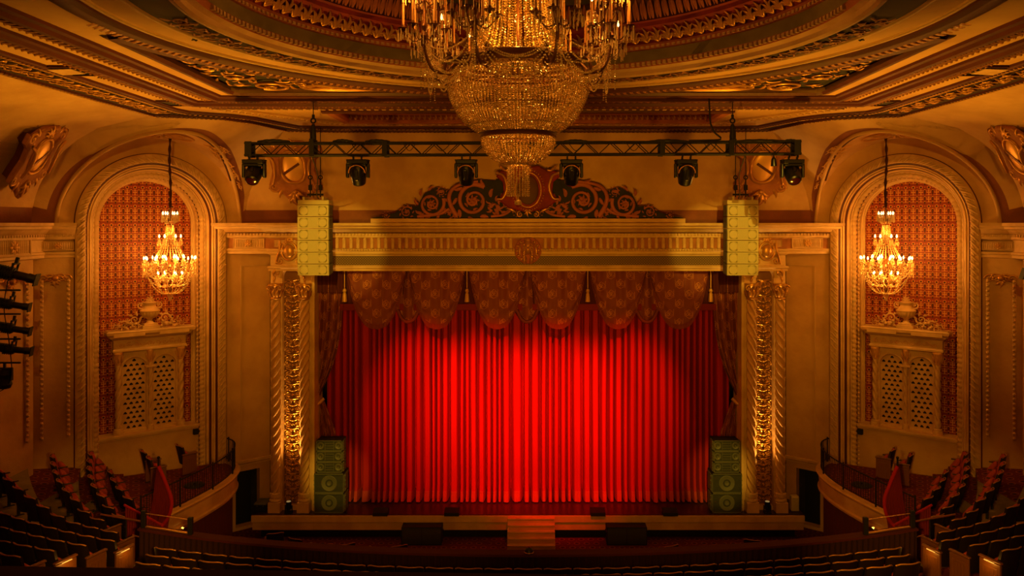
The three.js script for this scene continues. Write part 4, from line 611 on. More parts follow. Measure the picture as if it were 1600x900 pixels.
  cr.push(...fan(0, 0.72, PI / 2, 0.26, 0.06, 7, 1.3), xf(new THREE.SphereGeometry(1, 18, 12), [0, 0.42, 0.04], [0, 0, 0], [0.18, 0.22, 0.13]));
  const ringO = []; for (let i = 0; i <= 24; i++) { const a = i / 24 * TAU; ringO.push([0.24 * Math.cos(a), 0.42 + 0.29 * Math.sin(a), 0.04]); } cr.push(tube(ringO, 0.04, 36, 6));
  mesh('crest', cr.map(g => mv(g, -7.77, E - 1.3, -25.02)), M.gold, pier);
  mirror(pier, 'gilded proscenium pier with twisted columns framing a filigree strip, right of the stage');
}
// scrolled pediment over the entablature
{
  const Z = -25.12, P = (px, py) => [(px - 823) * 0.0209, E + (341 - py) * 0.0209 + 0.16];
  const attic = struct('trim_5', 'low plain attic block under the scrolled pediment', 'attic');
  mesh('block', boxUV(box(10.2, 0.16, 0.5, 0, E + 0.1, -25.1, 0.02)), M.trim, attic);
  const ped = thing('pediment', 'terracotta vine-scroll pediment on a dark ground above the stage opening', 'pediment', [0, E + 0.18, Z]);
  const top = [[823, 262], [790, 275], [770, 282], [745, 280], [715, 286], [700, 298], [680, 292], [660, 303], [650, 322], [632, 320], [615, 332], [590, 338], [580, 340]];
  const pts = top.map(([x, y]) => [(x - 823) * 0.0209, (341 - y) * 0.0209]);
  mesh('ground', boxUV(extr(shp([[0, 0], ...pts.slice().map(p => p), [pts[pts.length - 1][0], 0]].concat([])), 0.06).translate(0, 0, -0.06)), M.navy, ped);
  mesh('ground', boxUV(flipX(extr(shp([[0, 0], ...pts, [pts[pts.length - 1][0], 0]]), 0.06).translate(0, 0, -0.06))), M.navy, ped);
  const q = (px, py) => [(px - 823) * 0.0209, (341 - py) * 0.0209];
  const S = (px, py, R, t, a, d) => { const [x, y] = q(px, py), r = R * 0.0209, g = [...scroll(x, y, r, t, a, d, r * 0.15, 44, 6), ...Array.from({ length: 9 }, (_, k) => leaf(x + r * 1.0 * Math.cos(k * 0.7 + a), y + r * 1.0 * Math.sin(k * 0.7 + a), k * 0.7 + a + (d > 0 ? 1.1 : -1.1), r * 0.5, r * 0.15)), ...Array.from({ length: 7 }, (_, k) => leaf(x, y, k * 0.9, r * 0.36, r * 0.11, 0.2, 0.03)), ...Array.from({ length: 5 }, (_, k) => leaf(x + r * 0.55 * Math.cos(k * 1.25 + a), y + r * 0.55 * Math.sin(k * 1.25 + a), k * 1.25 + a + 2, r * 0.3, r * 0.09))]; return g; };
  const cent = (px, py, n, R) => { const [x, y] = q(px, py); return Array.from({ length: n }, () => { const a = rr(0, TAU), d = R * 0.0209 * Math.sqrt(rnd()); return [leaf(x + d * Math.cos(a), y + d * Math.sin(a), rr(0, TAU), 0.2, 0.05)]; }).flat(); };
  const half = [...S(738, 313, 27, 2.0, 0.9, 1), ...S(672, 318, 21, 1.9, 0.4, -1), ...S(633, 331, 9.5, 1.6, 0.5, 1), ...S(688, 299, 7, 1.4, 2, 1), ...S(601, 336, 5, 1.4, 0, -1), ...cent(780, 320, 34, 17), ...cent(705, 332, 8, 7), ...cent(655, 335, 5, 5),
    tube([[...q(712, 338), 0.05], [...q(703, 322), 0.08], [...q(700, 305), 0.06], [...q(712, 290), 0.05], [...q(745, 283), 0.05]], w => 0.09 - 0.05 * w, 26, 6), tube([[...q(765, 338), 0.05], [...q(785, 335), 0.05], [...q(798, 325), 0.06], [...q(790, 314), 0.05]], 0.045, 18, 6), ...S(806, 331, 6, 1.4, 2, -1),
    tube([[...q(650, 338), 0.04], [...q(685, 334), 0.05], [...q(700, 326), 0.05]], 0.05, 14, 6)];
  const carve = join(half); stuff(mesh('vine_scrolls', carve, M.terracotta, ped)); stuff(mesh('vine_scrolls', flipX(carve), M.terracotta, ped));
  const crest = thing('crest', 'crimson shield crest with a beaded oval and horned scrolls in the pediment centre', 'crest', [0, E + 0.18, -24.9]);
  const o = [[0, 1.62], [0.35, 1.66], [0.62, 1.5], [0.86, 1.5], [0.98, 1.36], [0.78, 1.2], [0.74, 0.85], [0.9, 0.6], [0.6, 0.36], [0.2, 0.28], [0, 0.2]];
  mesh('shield', boxUV(extr(shp([...o, ...o.slice(1, -1).reverse().map(([x, y]) => [-x, y])]), 0.1, 0.04)), M.crimson, crest);
  const ov = r => Array.from({ length: 33 }, (_, i) => { const a = i / 32 * TAU; return [0.42 * r * Math.cos(a), 0.92 + 0.56 * r * Math.sin(a), 0.16]; });
  mesh('oval_rim', tube(ov(1), 0.03, 50, 5), M.gold, crest); mesh('oval_field', xf(new THREE.SphereGeometry(1, 20, 10), [0, 0.92, 0.13], [0, 0, 0], [0.36, 0.5, 0.05]), M.plum, crest);
  inst('bead_row', ball(0.026, 0, 0, 0, 6), M.gold, Array.from({ length: 44 }, (_, i) => { const a = i / 44 * TAU; return M4([0.52 * Math.cos(a), 0.92 + 0.66 * Math.sin(a), 0.16]); }), crest);
  const hs = [tube([[0.98, 1.46, 0.16], [0.78, 1.36, 0.2], [0.68, 1.0, 0.2], [0.8, 0.66, 0.18], [0.98, 0.62, 0.16]], w => 0.05 - 0.02 * Math.abs(w - 0.5), 24, 6), tube([[0.86, 1.66, 0.14], [0.74, 1.54, 0.18], [0.62, 1.56, 0.18]], 0.04, 12, 6), ball(0.06, 0.99, 1.46, 0.16), ball(0.05, 0.88, 1.66, 0.14), ...scroll(0.26, 0.13, 0.11, 1.5, 1.6, -1, 0.03, 24, 5), leaf(0.4, 0.2, 0.4, 0.34, 0.06), leaf(0.5, 0.32, 0.2, 0.3, 0.05), leaf(0.62, 1.2, 1.8, 0.24, 0.04), leaf(0.6, 0.7, 1.3, 0.22, 0.04), leaf(0.5, 1.5, 2.6, 0.24, 0.04)].map(g => mv(g, 0, 0, 0.02));
  mesh('scrolls', [...both(hs), ...fan(0, 1.5, PI / 2, 0.26, 0.06, 7, 1.3).map(g => mv(g, 0, 0, 0.12)), ...fan(0, 0.3, -PI / 2, 0.26, 0.05, 5, 1.2).map(g => mv(g, 0, 0, 0.1))], M.gold, crest);
  // medallion on the frieze
  const med = thing('medallion', 'round carved medallion with a leafy mask in the middle of the frieze', 'medallion', [0, E - 0.86, -24.95]);
  mesh('disc', xf(latheC([[0, 0.05], [0.34, 0.05], [0.38, 0.07], [0.42, 0.05], [0.44, 0]], 36), [0, 0, 0], [PI / 2, 0, 0], [1, 1, 1]), M.terracotta, med);
  const mg = []; for (let i = 0; i < 7; i++) for (const m of [-1, 1]) mg.push(leaf(m * 0.06, 0.28 - i * 0.08, -PI / 2 + m * (0.5 + i * 0.03), 0.2, 0.04, 0.2 * m, 0.09 + 0.02 * (i % 2)));
  for (const m of [-1, 1]) { mg.push(tube([[m * 0.1, -0.2, 0.1], [m * 0.12, -0.3, 0.12], [m * 0.1, -0.42, 0.08]], 0.05, 10, 6)); mg.push(leaf(m * 0.24, 0.2, -PI / 2, 0.44, 0.05, 0.2 * m, 0.06)); }
  mg.push(xf(new THREE.SphereGeometry(1, 14, 10), [0, 0.1, 0.12], [0, 0, 0], [0.13, 0.24, 0.1]), ball(0.1, 0, 0.33, 0.12));
  mg.push(...Array.from({ length: 14 }, (_, i) => leaf(0.27 * Math.cos(i / 14 * TAU), 0.27 * Math.sin(i / 14 * TAU), i / 14 * TAU, 0.15, 0.05, 0.2, 0.07)), ...[-1, 1].map(m => ball(0.03, m * 0.06, 0.17, 0.2, 6)), ball(0.035, 0, 0.1, 0.22, 6)); mesh('carved_mask', mg.map(q => q.scale(1, 1, 1.4)), M.gold, med);
}
// mirror the niche side of the room
mirror(wallLeft, 'splayed right side wall with an arched niche above the box').name = 'wall_right';
mirror(screen, 'right pierced niche screen with twisted columns and two arched grilles of spade-shaped holes');
mirror(urn, 'carved stone urn with scroll handles on top of the right niche screen');
scene.children.filter(o => o.name.startsWith('carved_foliage')).forEach(o => mirror(o, o.userData.label.replace('left', 'right')));
mirror(wallBox, 'small dark box fixed under the right niche sill at its stage end');
mirror(chan, 'smaller lit crystal chandelier hanging in the right niche from a dark red cord');
mirror(cartFront, 'gilded mirror cartouche with scrolled frame above the right loudspeaker array');
mirror(cartSide, 'gilded mirror cartouche with scrolled frame high on the cove right of the right niche');
// ------------------------------------------------------------------ drapery
M.curtain = new THREE.MeshStandardMaterial({ color: '#ae100c', roughness: 0.85 });
M.fringe = new THREE.MeshStandardMaterial({ color: '#b83c28', roughness: 0.8 });
M.maroon = std('#4a0f0b', { roughness: 0.9 }); M.fringeBrown = std('#7c3220', { roughness: 0.85 }); M.wine = std('#2e0a08', { roughness: 0.9 });
M.redVelvet = std('#7c140e', { roughness: 0.85 });
M.damask = new THREE.MeshStandardMaterial({ roughness: 0.75, bumpMap: grain, bumpScale: 0.003, map: canvasTex(256, 256, (c, w, h) => {
  c.fillStyle = '#7e3a24'; c.fillRect(0, 0, w, h); c.strokeStyle = '#c07a3c'; c.lineCap = 'round';
  const motif = (ox, oy) => { c.lineWidth = 7; for (const m of [-1, 1]) { c.beginPath(); c.moveTo(ox, oy + 56); c.bezierCurveTo(ox + m * 70, oy + 30, ox + m * 56, oy - 30, ox, oy - 58); c.stroke(); c.beginPath(); c.arc(ox + m * 20, oy + 8, 14, 0, 5); c.stroke(); c.beginPath(); c.arc(ox + m * 14, oy - 24, 9, 1, 6); c.stroke(); c.lineWidth = 4; for (let k = 0; k < 4; k++) { c.beginPath(); c.moveTo(ox + m * 46, oy + 40 - k * 24); c.quadraticCurveTo(ox + m * 62, oy + 30 - k * 24, ox + m * 52, oy + 14 - k * 24); c.stroke(); } } c.fillStyle = '#b3733a'; c.beginPath(); c.ellipse(ox, oy, 8, 16, 0, 0, TAU); c.fill(); };
  for (const [x, y] of [[64, 64], [192, 192], [64, 320], [64, -192], [-64, 192], [320, 192]]) motif(x, y);
}, [1.55, 1.55]) });
const foldList = (x0, x1, a, b) => { const l = [x0]; while (l[l.length - 1] < x1 - b * 0.6) l.push(l[l.length - 1] + rr(a, b) * (rnd() < 0.18 ? 1.5 : 1)); const k = (x1 - x0) / (l[l.length - 1] - x0); return l.map(v => x0 + (v - x0) * k); };
const curtain = thing('stage_curtain', 'closed bright red pleated house curtain filling the stage opening', 'curtain', [0, 0.82, -26.45]);
{
  const F = foldList(-6.85, 6.85, 0.15, 0.3), dep = F.map(() => rr(0.1, 0.18)), ph = F.map(() => rr(-1, 1)), n = F.length - 1, per = 16, H = 8.0;
  const f = (s, y, lift = 0) => { const q = Math.min(n - 1e-6, s * n), i = q | 0, u = q - i, w = F[i + 1] - F[i], wob = 0.05 * ph[i] * Math.sin(y * 0.8 + ph[i] * 3) * w * Math.sin(PI * u), b = 1 - y / H, flare = 1 + 0.35 * Math.max(0, 1 - y / 0.6), sx = u < 0.5 ? 0.5 * Math.pow(2 * u, 1.05) : 1 - 0.5 * Math.pow(2 - 2 * u, 1.05); const vw = 0.27 + 0.05 * ph[i], e = Math.min(1, Math.min(u, 1 - u) / vw), z = (dep[i] + 0.28) * (1 - (1 - e) ** 1.6) * flare + 0.04 * Math.sin(PI * u) + 0.01 * Math.sin(u * 11 + i * 2 + y * 0.3) * Math.sin(PI * u); const p = V3(F[i] + sx * w + wob, y, z + lift); p.u = p.x; p.v = y; return p; };
  mesh('pleated_cloth', surf(n * per, 16, (s, t) => f(s, 0.3 + (H - 0.3) * t * t * 0.5 + (H - 0.3) * t * 0.5)), M.curtain, curtain);
  const fr = surf(n * per, 4, (s, t) => { const y = 0.03 + 0.31 * t, q = s * n * per; return f(s, y, 0.02 + 0.012 * ((q | 0) % 2) * (1 - t)); }, false);
  mesh('fringe', fr, M.fringe, curtain);
  mesh('fringe_band', surf(n * per, 1, (s, t) => f(s, 0.31 + 0.06 * t, 0.03)), M.fringe, curtain);
}
// swagged valance: every swag, tail and tassel a part
const valance = thing('valance', 'patterned gold and red valance of six draped swags under the entablature', 'valance', [0, E - 1.5, -25.5]);
{
  const k = 0.0212, X = px => (px - 825) * k;
  for (const [a, b] of [[539, 637], [636, 729], [730, 823], [826, 918], [919, 1012], [1012, 1110]]) {
    const c = X((a + b) / 2), hw = (X(b) - X(a)) / 2, D = 1.82, ph = rr(0, 6);
    const fn = (s, t, drop = 0) => { const S = 2 * s - 1, o = Math.pow(Math.max(0, 1 - Math.pow(Math.abs(S), 2.5)), 0.8), y = -t * D * o - drop * (0.3 + 0.7 * o), cat = Math.abs(S), z = 0.16 * Math.sin(PI * Math.min(1, t * 0.75 + 0.12)) * (1 - S * S * 0.6) + 0.045 * Math.sin(t * 26 + ph) * Math.min(1, cat * 1.3) * t + 0.05 * Math.cos(S * 10 + ph) * (1 - t) + 0.03 * Math.sin(S * 17 + ph); const p = V3(c + hw * (S * (1 - 0.06 * t)), y, z); p.u = p.x; p.v = p.y + 0.25 * S * S; return p; };
    const g = new THREE.Group(); g.name = 'swag'; valance.add(g);
    mesh('cloth', surf(44, 30, (s, t) => fn(s, t)), M.damask, g);
    mesh('fringe', surf(90, 2, (s, t) => { const p = fn(s, 1, t * 0.16); p.z += 0.015 + 0.012 * (Math.round(s * 90) % 2); return p; }, false), M.fringeBrown, g);
  }
  for (const px of [637, 824, 1012]) { const c = X(px); mesh('tail', surf(16, 14, (s, t) => { const S = 2 * s - 1, w = 0.2 + 0.38 * Math.sin(t * 1.9) * (t > 0.9 ? 1 - (t - 0.9) * 3.4 : 1); const y = -1.72 * t * (1 - 0.16 * S * S * t); const p = V3(c + S * w * 0.8, y, -0.12 + 0.07 * Math.cos(S * 6)); p.u = p.x; p.v = p.y; return p; }), M.damask, valance); mesh('tail_fringe', tube([[c - 0.36, -1.36, -0.08], [c - 0.2, -1.66, -0.05], [c, -1.76, -0.04], [c + 0.2, -1.66, -0.05], [c + 0.36, -1.36, -0.08]], 0.06, 20, 5), M.fringeBrown, valance); }
  for (const px of [538, 729.5, 918.5, 1111]) { const c = X(px), g = new THREE.Group(); g.name = 'tassel'; valance.add(g); g.position.set(c, 0, 0.02); mesh('cord', bar(V3(0, 0, 0), V3(0, -0.62, 0), 0.02), M.goldDull, g); mesh('bob', latheC([[0, -0.62], [0.05, -0.66], [0.07, -0.72], [0.04, -0.78], [0.06, -0.82], [0.085, -1.08], [0, -1.08]], 12), M.goldDull, g); }
  mesh('header_cloth', surf(160, 3, (s, t) => V3(-6.4 + 12.8 * s, -1.25 * t, -0.22 + 0.05 * Math.sin(s * 150))), M.maroon, valance);
  mesh('lower_bar', box(12.6, 0.22, 0.08, 0, -1.28, -0.2, 0.02), M.redVelvet, valance);
}
// side tabs tied back to the piers
{
  const t = thing('side_drape', 'patterned gold and red side drape gathered to the left edge of the stage opening', 'drape', [0, 0.82, -25.72]);
  const k = 0.02145, X = px => (px - 825) * k, Yv = py => E - 0.82 + (350 - py) * k;
  const R = [[422, 542], [455, 540], [480, 538], [520, 534], [550, 528], [580, 518], [605, 506], [622, 499], [632, 496]];
  const right = y => { for (let i = 0; i < R.length - 1; i++) if (y <= R[i + 1][0]) { const f = (y - R[i][0]) / (R[i + 1][0] - R[i][0]); return R[i][1] + f * (R[i + 1][1] - R[i][1]); } return 496; };
  const up = surf(60, 40, (s, q) => { const py = 422 + q * 210, l = 484 + (py > 560 ? (py - 560) * 0.06 : 0), r = right(py), w = (r - l) / 58, p = V3(X(l + (r - l) * s), Yv(py), 0.12 * Math.sin(s * 25 + 0.6 * Math.sin(q * 3)) * (0.5 + 0.5 * w) + 0.05 * Math.sin(s * 57 + q * 2) + 0.1 * s * (1 - q)); p.u = s * 1.9; p.v = p.y; return p; });
  mesh('upper_drape', up, M.damask, t);
  mesh('lower_tail', surf(50, 20, (s, q) => { const py = 628 + q * 190, l = 489 - 2 * q, r = 506 + 17 * Math.min(1, q * 4); const p = V3(X(l + (r - l) * s), Math.max(0.02, Yv(py)), -0.05 + 0.08 * Math.sin(s * 24)); p.u = s * 1.4; p.v = p.y; return p; }), M.damask, t);
  mesh('tieback', tube([[X(485), Yv(618), 0.1], [X(496), Yv(630), 0.2], [X(507), Yv(622), 0.05]], 0.06, 12, 6), M.goldDull, t);
  mesh('header', surf(40, 2, (s, q) => V3(X(484 + 54 * s), Yv(422 + 34 * q), 0.24 + 0.05 * Math.sin(s * 30))), M.maroon, t);
  mirror(t, 'patterned gold and red side drape gathered to the right edge of the stage opening');
}

// ------------------------------------------------------------------ loudspeakers
M.cab = std('#c4b684', { roughness: 0.6 }); M.cabDark = std('#5a5a48', { roughness: 0.6 });
M.meshGrille = new THREE.MeshStandardMaterial({ roughness: 0.6, map: canvasTex(64, 64, (c, w, h) => { c.fillStyle = '#8f8450'; c.fillRect(0, 0, w, h); c.fillStyle = '#4a4222'; for (let y = 0; y < 4; y++) for (let x = 0; x < 4; x++) { c.beginPath(); c.arc(x * 16 + 8 * (y % 2) + 4, y * 16 + 8, 4.2, 0, TAU); c.fill(); } }, [14, 14]) });
M.meshPale = new THREE.MeshStandardMaterial({ roughness: 0.6, map: canvasTex(64, 64, (c, w, h) => { c.fillStyle = '#c2b684'; c.fillRect(0, 0, w, h); c.fillStyle = '#8d8250'; for (let y = 0; y < 4; y++) for (let x = 0; x < 4; x++) { c.beginPath(); c.arc(x * 16 + 8 * (y % 2) + 4, y * 16 + 8, 3.6, 0, TAU); c.fill(); } }, [14, 14]) });
M.meshBlack = new THREE.MeshStandardMaterial({ roughness: 0.5, color: '#33362a', bumpMap: grain, bumpScale: 0.004 });
const ORD = ['topmost', 'second', 'third', 'fourth', 'fifth', 'lowest'];
const arrayGeo = (() => {
  const W = 0.96, H = 0.345, D = 0.5, hw = 0.435, hh = 0.145;
  const oct = (a, b, c) => [[-a + c, b], [a - c, b], [a, b - c], [a, -b + c], [a - c, -b], [-a + c, -b], [-a, -b + c], [-a, b - c]];
  const face = shp([[-W / 2, -H / 2], [W / 2, -H / 2], [W / 2, H / 2], [-W / 2, H / 2]]); const h = new THREE.Path(); oct(hw, hh, 0.05).forEach((p, i) => i ? h.lineTo(...p) : h.moveTo(...p)); face.holes.push(h);
  const woof = x => join([xf(new THREE.TorusGeometry(0.125, 0.014, 6, 28), [x, 0, -0.012]), xf(new THREE.CylinderGeometry(0.115, 0.05, 0.03, 24).rotateX(PI / 2), [x, 0, -0.03])]);
  return { shell: join([extr(face, 0.03, 0.004).translate(0, 0, -0.03), box(W, H - 0.01, D - 0.05, 0, 0, -0.29, 0.01)]), grille: boxUV(extr(shp(oct(hw, hh, 0.05)), 0.006).translate(0, 0, -0.014)), centre: boxUV(extr(shp(oct(0.17, hh - 0.005, 0.01)), 0.012).translate(0, 0, -0.012)), woof: join([woof(-0.29), woof(0.29)]).translate(0, 0, 0.012), plate: join([...[-1, 1].flatMap(m => [box(0.02, H, 0.42, m * (W / 2 + 0.01), 0, -0.25), ...Array.from({ length: 5 }, (_, k) => cyl(0.02, 0.02, 0.03, 0, 0, 0, 8).rotateZ(PI / 2).translate(m * (W / 2 + 0.015), 0.12 - 0.24 * (k % 2), -0.08 - k * 0.08))])]) };
})();
for (const m of [1, -1]) {
  const side = m > 0 ? 'left' : 'right', frame = thing('array_frame', `pale flying frame on top of the ${side} hanging loudspeaker array`, 'rigging', [-6.72 * m, E + 0.6, -24.0]);
  mesh('beam', [box(0.98, 0.15, 0.5, 0, 0.08, -0.27, 0.02), box(0.06, 0.1, 0.5, -0.3, 0.2, -0.27), box(0.06, 0.1, 0.5, 0.3, 0.2, -0.27)], M.cab, frame);
  const rig = thing('steel_rope', `pair of thin steel ropes with hooks holding the ${side} loudspeaker array`, 'rope', [-6.72 * m, E + 0.85, -24.27]);
  for (const x of [-0.16, 0.16]) { mesh('rope', bar(V3(x, 0.1, 0), V3(x, 2.2, 0), 0.012), M.iron, rig); mesh('hook', [xf(new THREE.TorusGeometry(0.06, 0.018, 6, 14), [x, 0.62, 0]), bar(V3(x, 0, 0), V3(x, 0.56, 0), 0.02), box(0.1, 0.16, 0.1, x, 0.3, 0)], M.iron, rig); }
  mesh('spreader', box(0.5, 0.06, 0.06, 0, 0.08, 0), M.iron, rig);
  let y = 0.6, z = -24.0, tilt = 0;
  for (let i = 0; i < 6; i++) {
    tilt = i * i * 0.004; const s = thing('loudspeaker', `${ORD[i]} pale line-array loudspeaker of the six hanging ${side} of the stage`, 'loudspeaker', [-6.72 * m, E + y - 0.186, z]); s.rotation.x = tilt;
    share('cabinet', arrayGeo.shell, M.cab, s); share('grille', arrayGeo.grille, M.meshGrille, s); share('grille_centre', arrayGeo.centre, M.meshPale, s); share('driver_ring', arrayGeo.woof, M.cab, s); share('rigging_plate', arrayGeo.plate, M.cabDark, s);
    y -= 0.37 * Math.cos(tilt); z -= 0.37 * Math.sin(tilt) * 0.8;
  }
  // ground stack
  for (let i = 0; i < 5; i++) {
    const sub = i < 2, W = sub ? 0.97 : 0.84, H = sub ? 0.63 : 0.345, yy = 0.82 + (sub ? i * 0.64 : 1.29 + (i - 2) * 0.35), name = sub ? `${i ? 'upper' : 'bottom'} black bass loudspeaker with one large cone in the ${side} stage stack` : `${['lower', 'middle', 'top'][i - 2]} of three small black loudspeakers on the bass cabinets, ${side} stage stack`;
    const s = thing(sub ? 'bass_loudspeaker' : 'loudspeaker', name, 'loudspeaker', [-6.46 * m, yy, -24.92 - (sub ? 0 : 0.04)]), D = sub ? 0.62 : 0.52;
    mesh('cabinet', [box(W, H, D, 0, H / 2, -D / 2 - 0.04, 0.015)], M.black, s);
    mesh('edge_frame', [box(W, 0.025, 0.05, 0, 0.0125, -0.03), box(W, 0.025, 0.05, 0, H - 0.0125, -0.03), box(0.025, H, 0.05, W / 2 - 0.0125, H / 2, -0.03), box(0.025, H, 0.05, -W / 2 + 0.0125, H / 2, -0.03)], M.cabDark, s);
    mesh('grille', box(W - 0.05, H - 0.05, 0.01, 0, H / 2, -0.035), M.meshBlack, s);
    const cone = (x, r) => [xf(new THREE.TorusGeometry(r, 0.02, 6, 30), [x, H / 2, -0.025]), xf(latheC([[0, 0.01], [r * 0.3, 0.03], [r * 0.32, 0.0], [r * 0.95, 0.03]], 28), [x, H / 2, -0.04], [PI / 2, 0, 0])];
    if (sub) mesh('cone', cone(0, 0.24), M.cabDark, s); else mesh('cone', [...cone(-0.29, 0.1), ...cone(0.29, 0.1), ...[-1, 0, 1].map(k => box(0.26, 0.012, 0.02, 0, H / 2 + k * 0.08, -0.02)), box(0.012, 0.26, 0.02, -0.14, H / 2, -0.02), box(0.012, 0.26, 0.02, 0.14, H / 2, -0.02)], M.cabDark, s);
    mesh('side_plate', [1, -1].flatMap(q => [box(0.02, H * 0.9, D * 0.7, q * (W / 2 + 0.01), H / 2, -D / 2), ...Array.from({ length: 4 }, (_, j) => cyl(0.025, 0.025, 0.03, 0, 0, 0, 8).rotateZ(PI / 2).translate(q * (W / 2 + 0.02), H * (0.15 + 0.23 * j), -0.12))]), M.cabDark, s);
  }
  // up-lighter at the foot of the filigree strip
  const u = thing('uplight', `small black floor spotlight at the foot of the ${side} filigree strip`, 'spotlight', [-7.77 * m, 0.82, -24.93]);
  mesh('base', box(0.22, 0.04, 0.2, 0, 0.02, 0), M.black, u); mesh('yoke', [box(0.02, 0.22, 0.05, -0.11, 0.14, 0), box(0.02, 0.22, 0.05, 0.11, 0.14, 0)], M.black, u);
  mesh('housing', [cyl(0.085, 0.075, 0.26, 0, 0.24, 0, 18), ...Array.from({ length: 5 }, (_, k) => cyl(0.092, 0.092, 0.012, 0, 0.14 + k * 0.04, 0, 18))], M.blackGloss, u);
  mesh('lens', cyl(0.07, 0.07, 0.012, 0, 0.376, 0, 18), new THREE.MeshStandardMaterial({ color: '#3a2a18', roughness: 0.2, emissive: new THREE.Color().setRGB(1, 0.6, 0.2), emissiveIntensity: 0.25 }), u);
  spot(new THREE.Color().setRGB(1, 0.52, 0.1), 115, [-7.77 * m, 1.24, -24.88], [-7.77 * m, 8.0, -25.4], 0.3, 0.8, 1.5);
}
// floor monitors, pit boxes, steps and small things at the stage edge
[[597, 'far left'], [707, 'inner left'], [933, 'inner right'], [1045, 'far right']].forEach(([px, w]) => {
  const o = thing('floor_monitor', `low black wedge floor monitor on the stage edge, ${w} of four`, 'monitor', [(px - 825) / 1200 * 25.0, 0.82, -25.0]);
  mesh('cabinet', extr(shp([[0, 0], [0.34, 0], [0.34, 0.1], [0.12, 0.19], [0, 0.16]]), 0.46, 0.006).rotateY(-PI / 2).translate(0.23, 0, 0.0), M.black, o); mesh('grille', box(0.42, 0.11, 0.01, 0, 0.09, -0.005), M.meshBlack, o);
});
for (const m of [-1, 1]) { const o = thing('bass_cabinet', `large black bass cabinet on the orchestra floor ${m < 0 ? 'left' : 'right'} of the stage steps`, 'loudspeaker', [m < 0 ? -3.38 : 3.14, 0, -24.35]); mesh('cabinet', box(1.28, 0.58, 0.55, 0, 0.29, -0.29, 0.015), M.black, o); mesh('grille', [box(0.6, 0.5, 0.012, -0.31, 0.29, -0.01), box(0.6, 0.5, 0.012, 0.31, 0.29, -0.01)], M.meshBlack, o); mesh('handle', [box(0.03, 0.05, 0.2, -0.645, 0.35, -0.3), box(0.03, 0.05, 0.2, 0.645, 0.35, -0.3)], M.iron, o); }
{
  const st = thing('stage_steps', 'short flight of five tan steps leading up to the stage front', 'steps', [0.1, 0, -24.0]);
  for (let i = 0; i < 5; i++) { const y = (i + 1) * 0.16; mesh('tread', boxUV(box(1.5, 0.035, 0.2, 0, y - 0.017, -0.06 - i * 0.135, 0.006)), M.trim, st); mesh('riser', boxUV(box(1.46, 0.13, 0.03, 0, y - 0.1, 0.0 - i * 0.135)), M.plaster, st); }
  mesh('stringer', boxUV(join([-0.735, 0.735].map(x => extr(shp([[0, 0], [0.03, 0.14], [0.6, 0.76], [0.72, 0.76], [0.72, 0]]), 0.03).rotateY(PI / 2).translate(x - 0.015, 0, 0.0)))), M.plaster, st);
  const w = thing('wall_speaker', 'small pale boxy loudspeaker standing on the stage corner beside the right pier', 'loudspeaker', [8.72, 0.82, -25.05]); mesh('cabinet', box(0.26, 0.5, 0.24, 0, 0.25, -0.1, 0.04), M.cab, w); mesh('grille', box(0.2, 0.42, 0.02, 0, 0.25, 0.02, 0.008), M.meshPale, w);
  const c = thing('equipment_case', 'low black equipment case on the stage corner beside the left pier', 'case', [-8.72, 0.82, -25.15]); mesh('body', box(0.4, 0.22, 0.5, 0, 0.11, -0.1, 0.02), M.black, c); mesh('lid', box(0.42, 0.06, 0.52, 0, 0.25, -0.1, 0.02), M.cabDark, c); mesh('latch', [box(0.04, 0.06, 0.02, -0.1, 0.2, 0.165), box(0.04, 0.06, 0.02, 0.1, 0.2, 0.165)], M.steel, c);
}
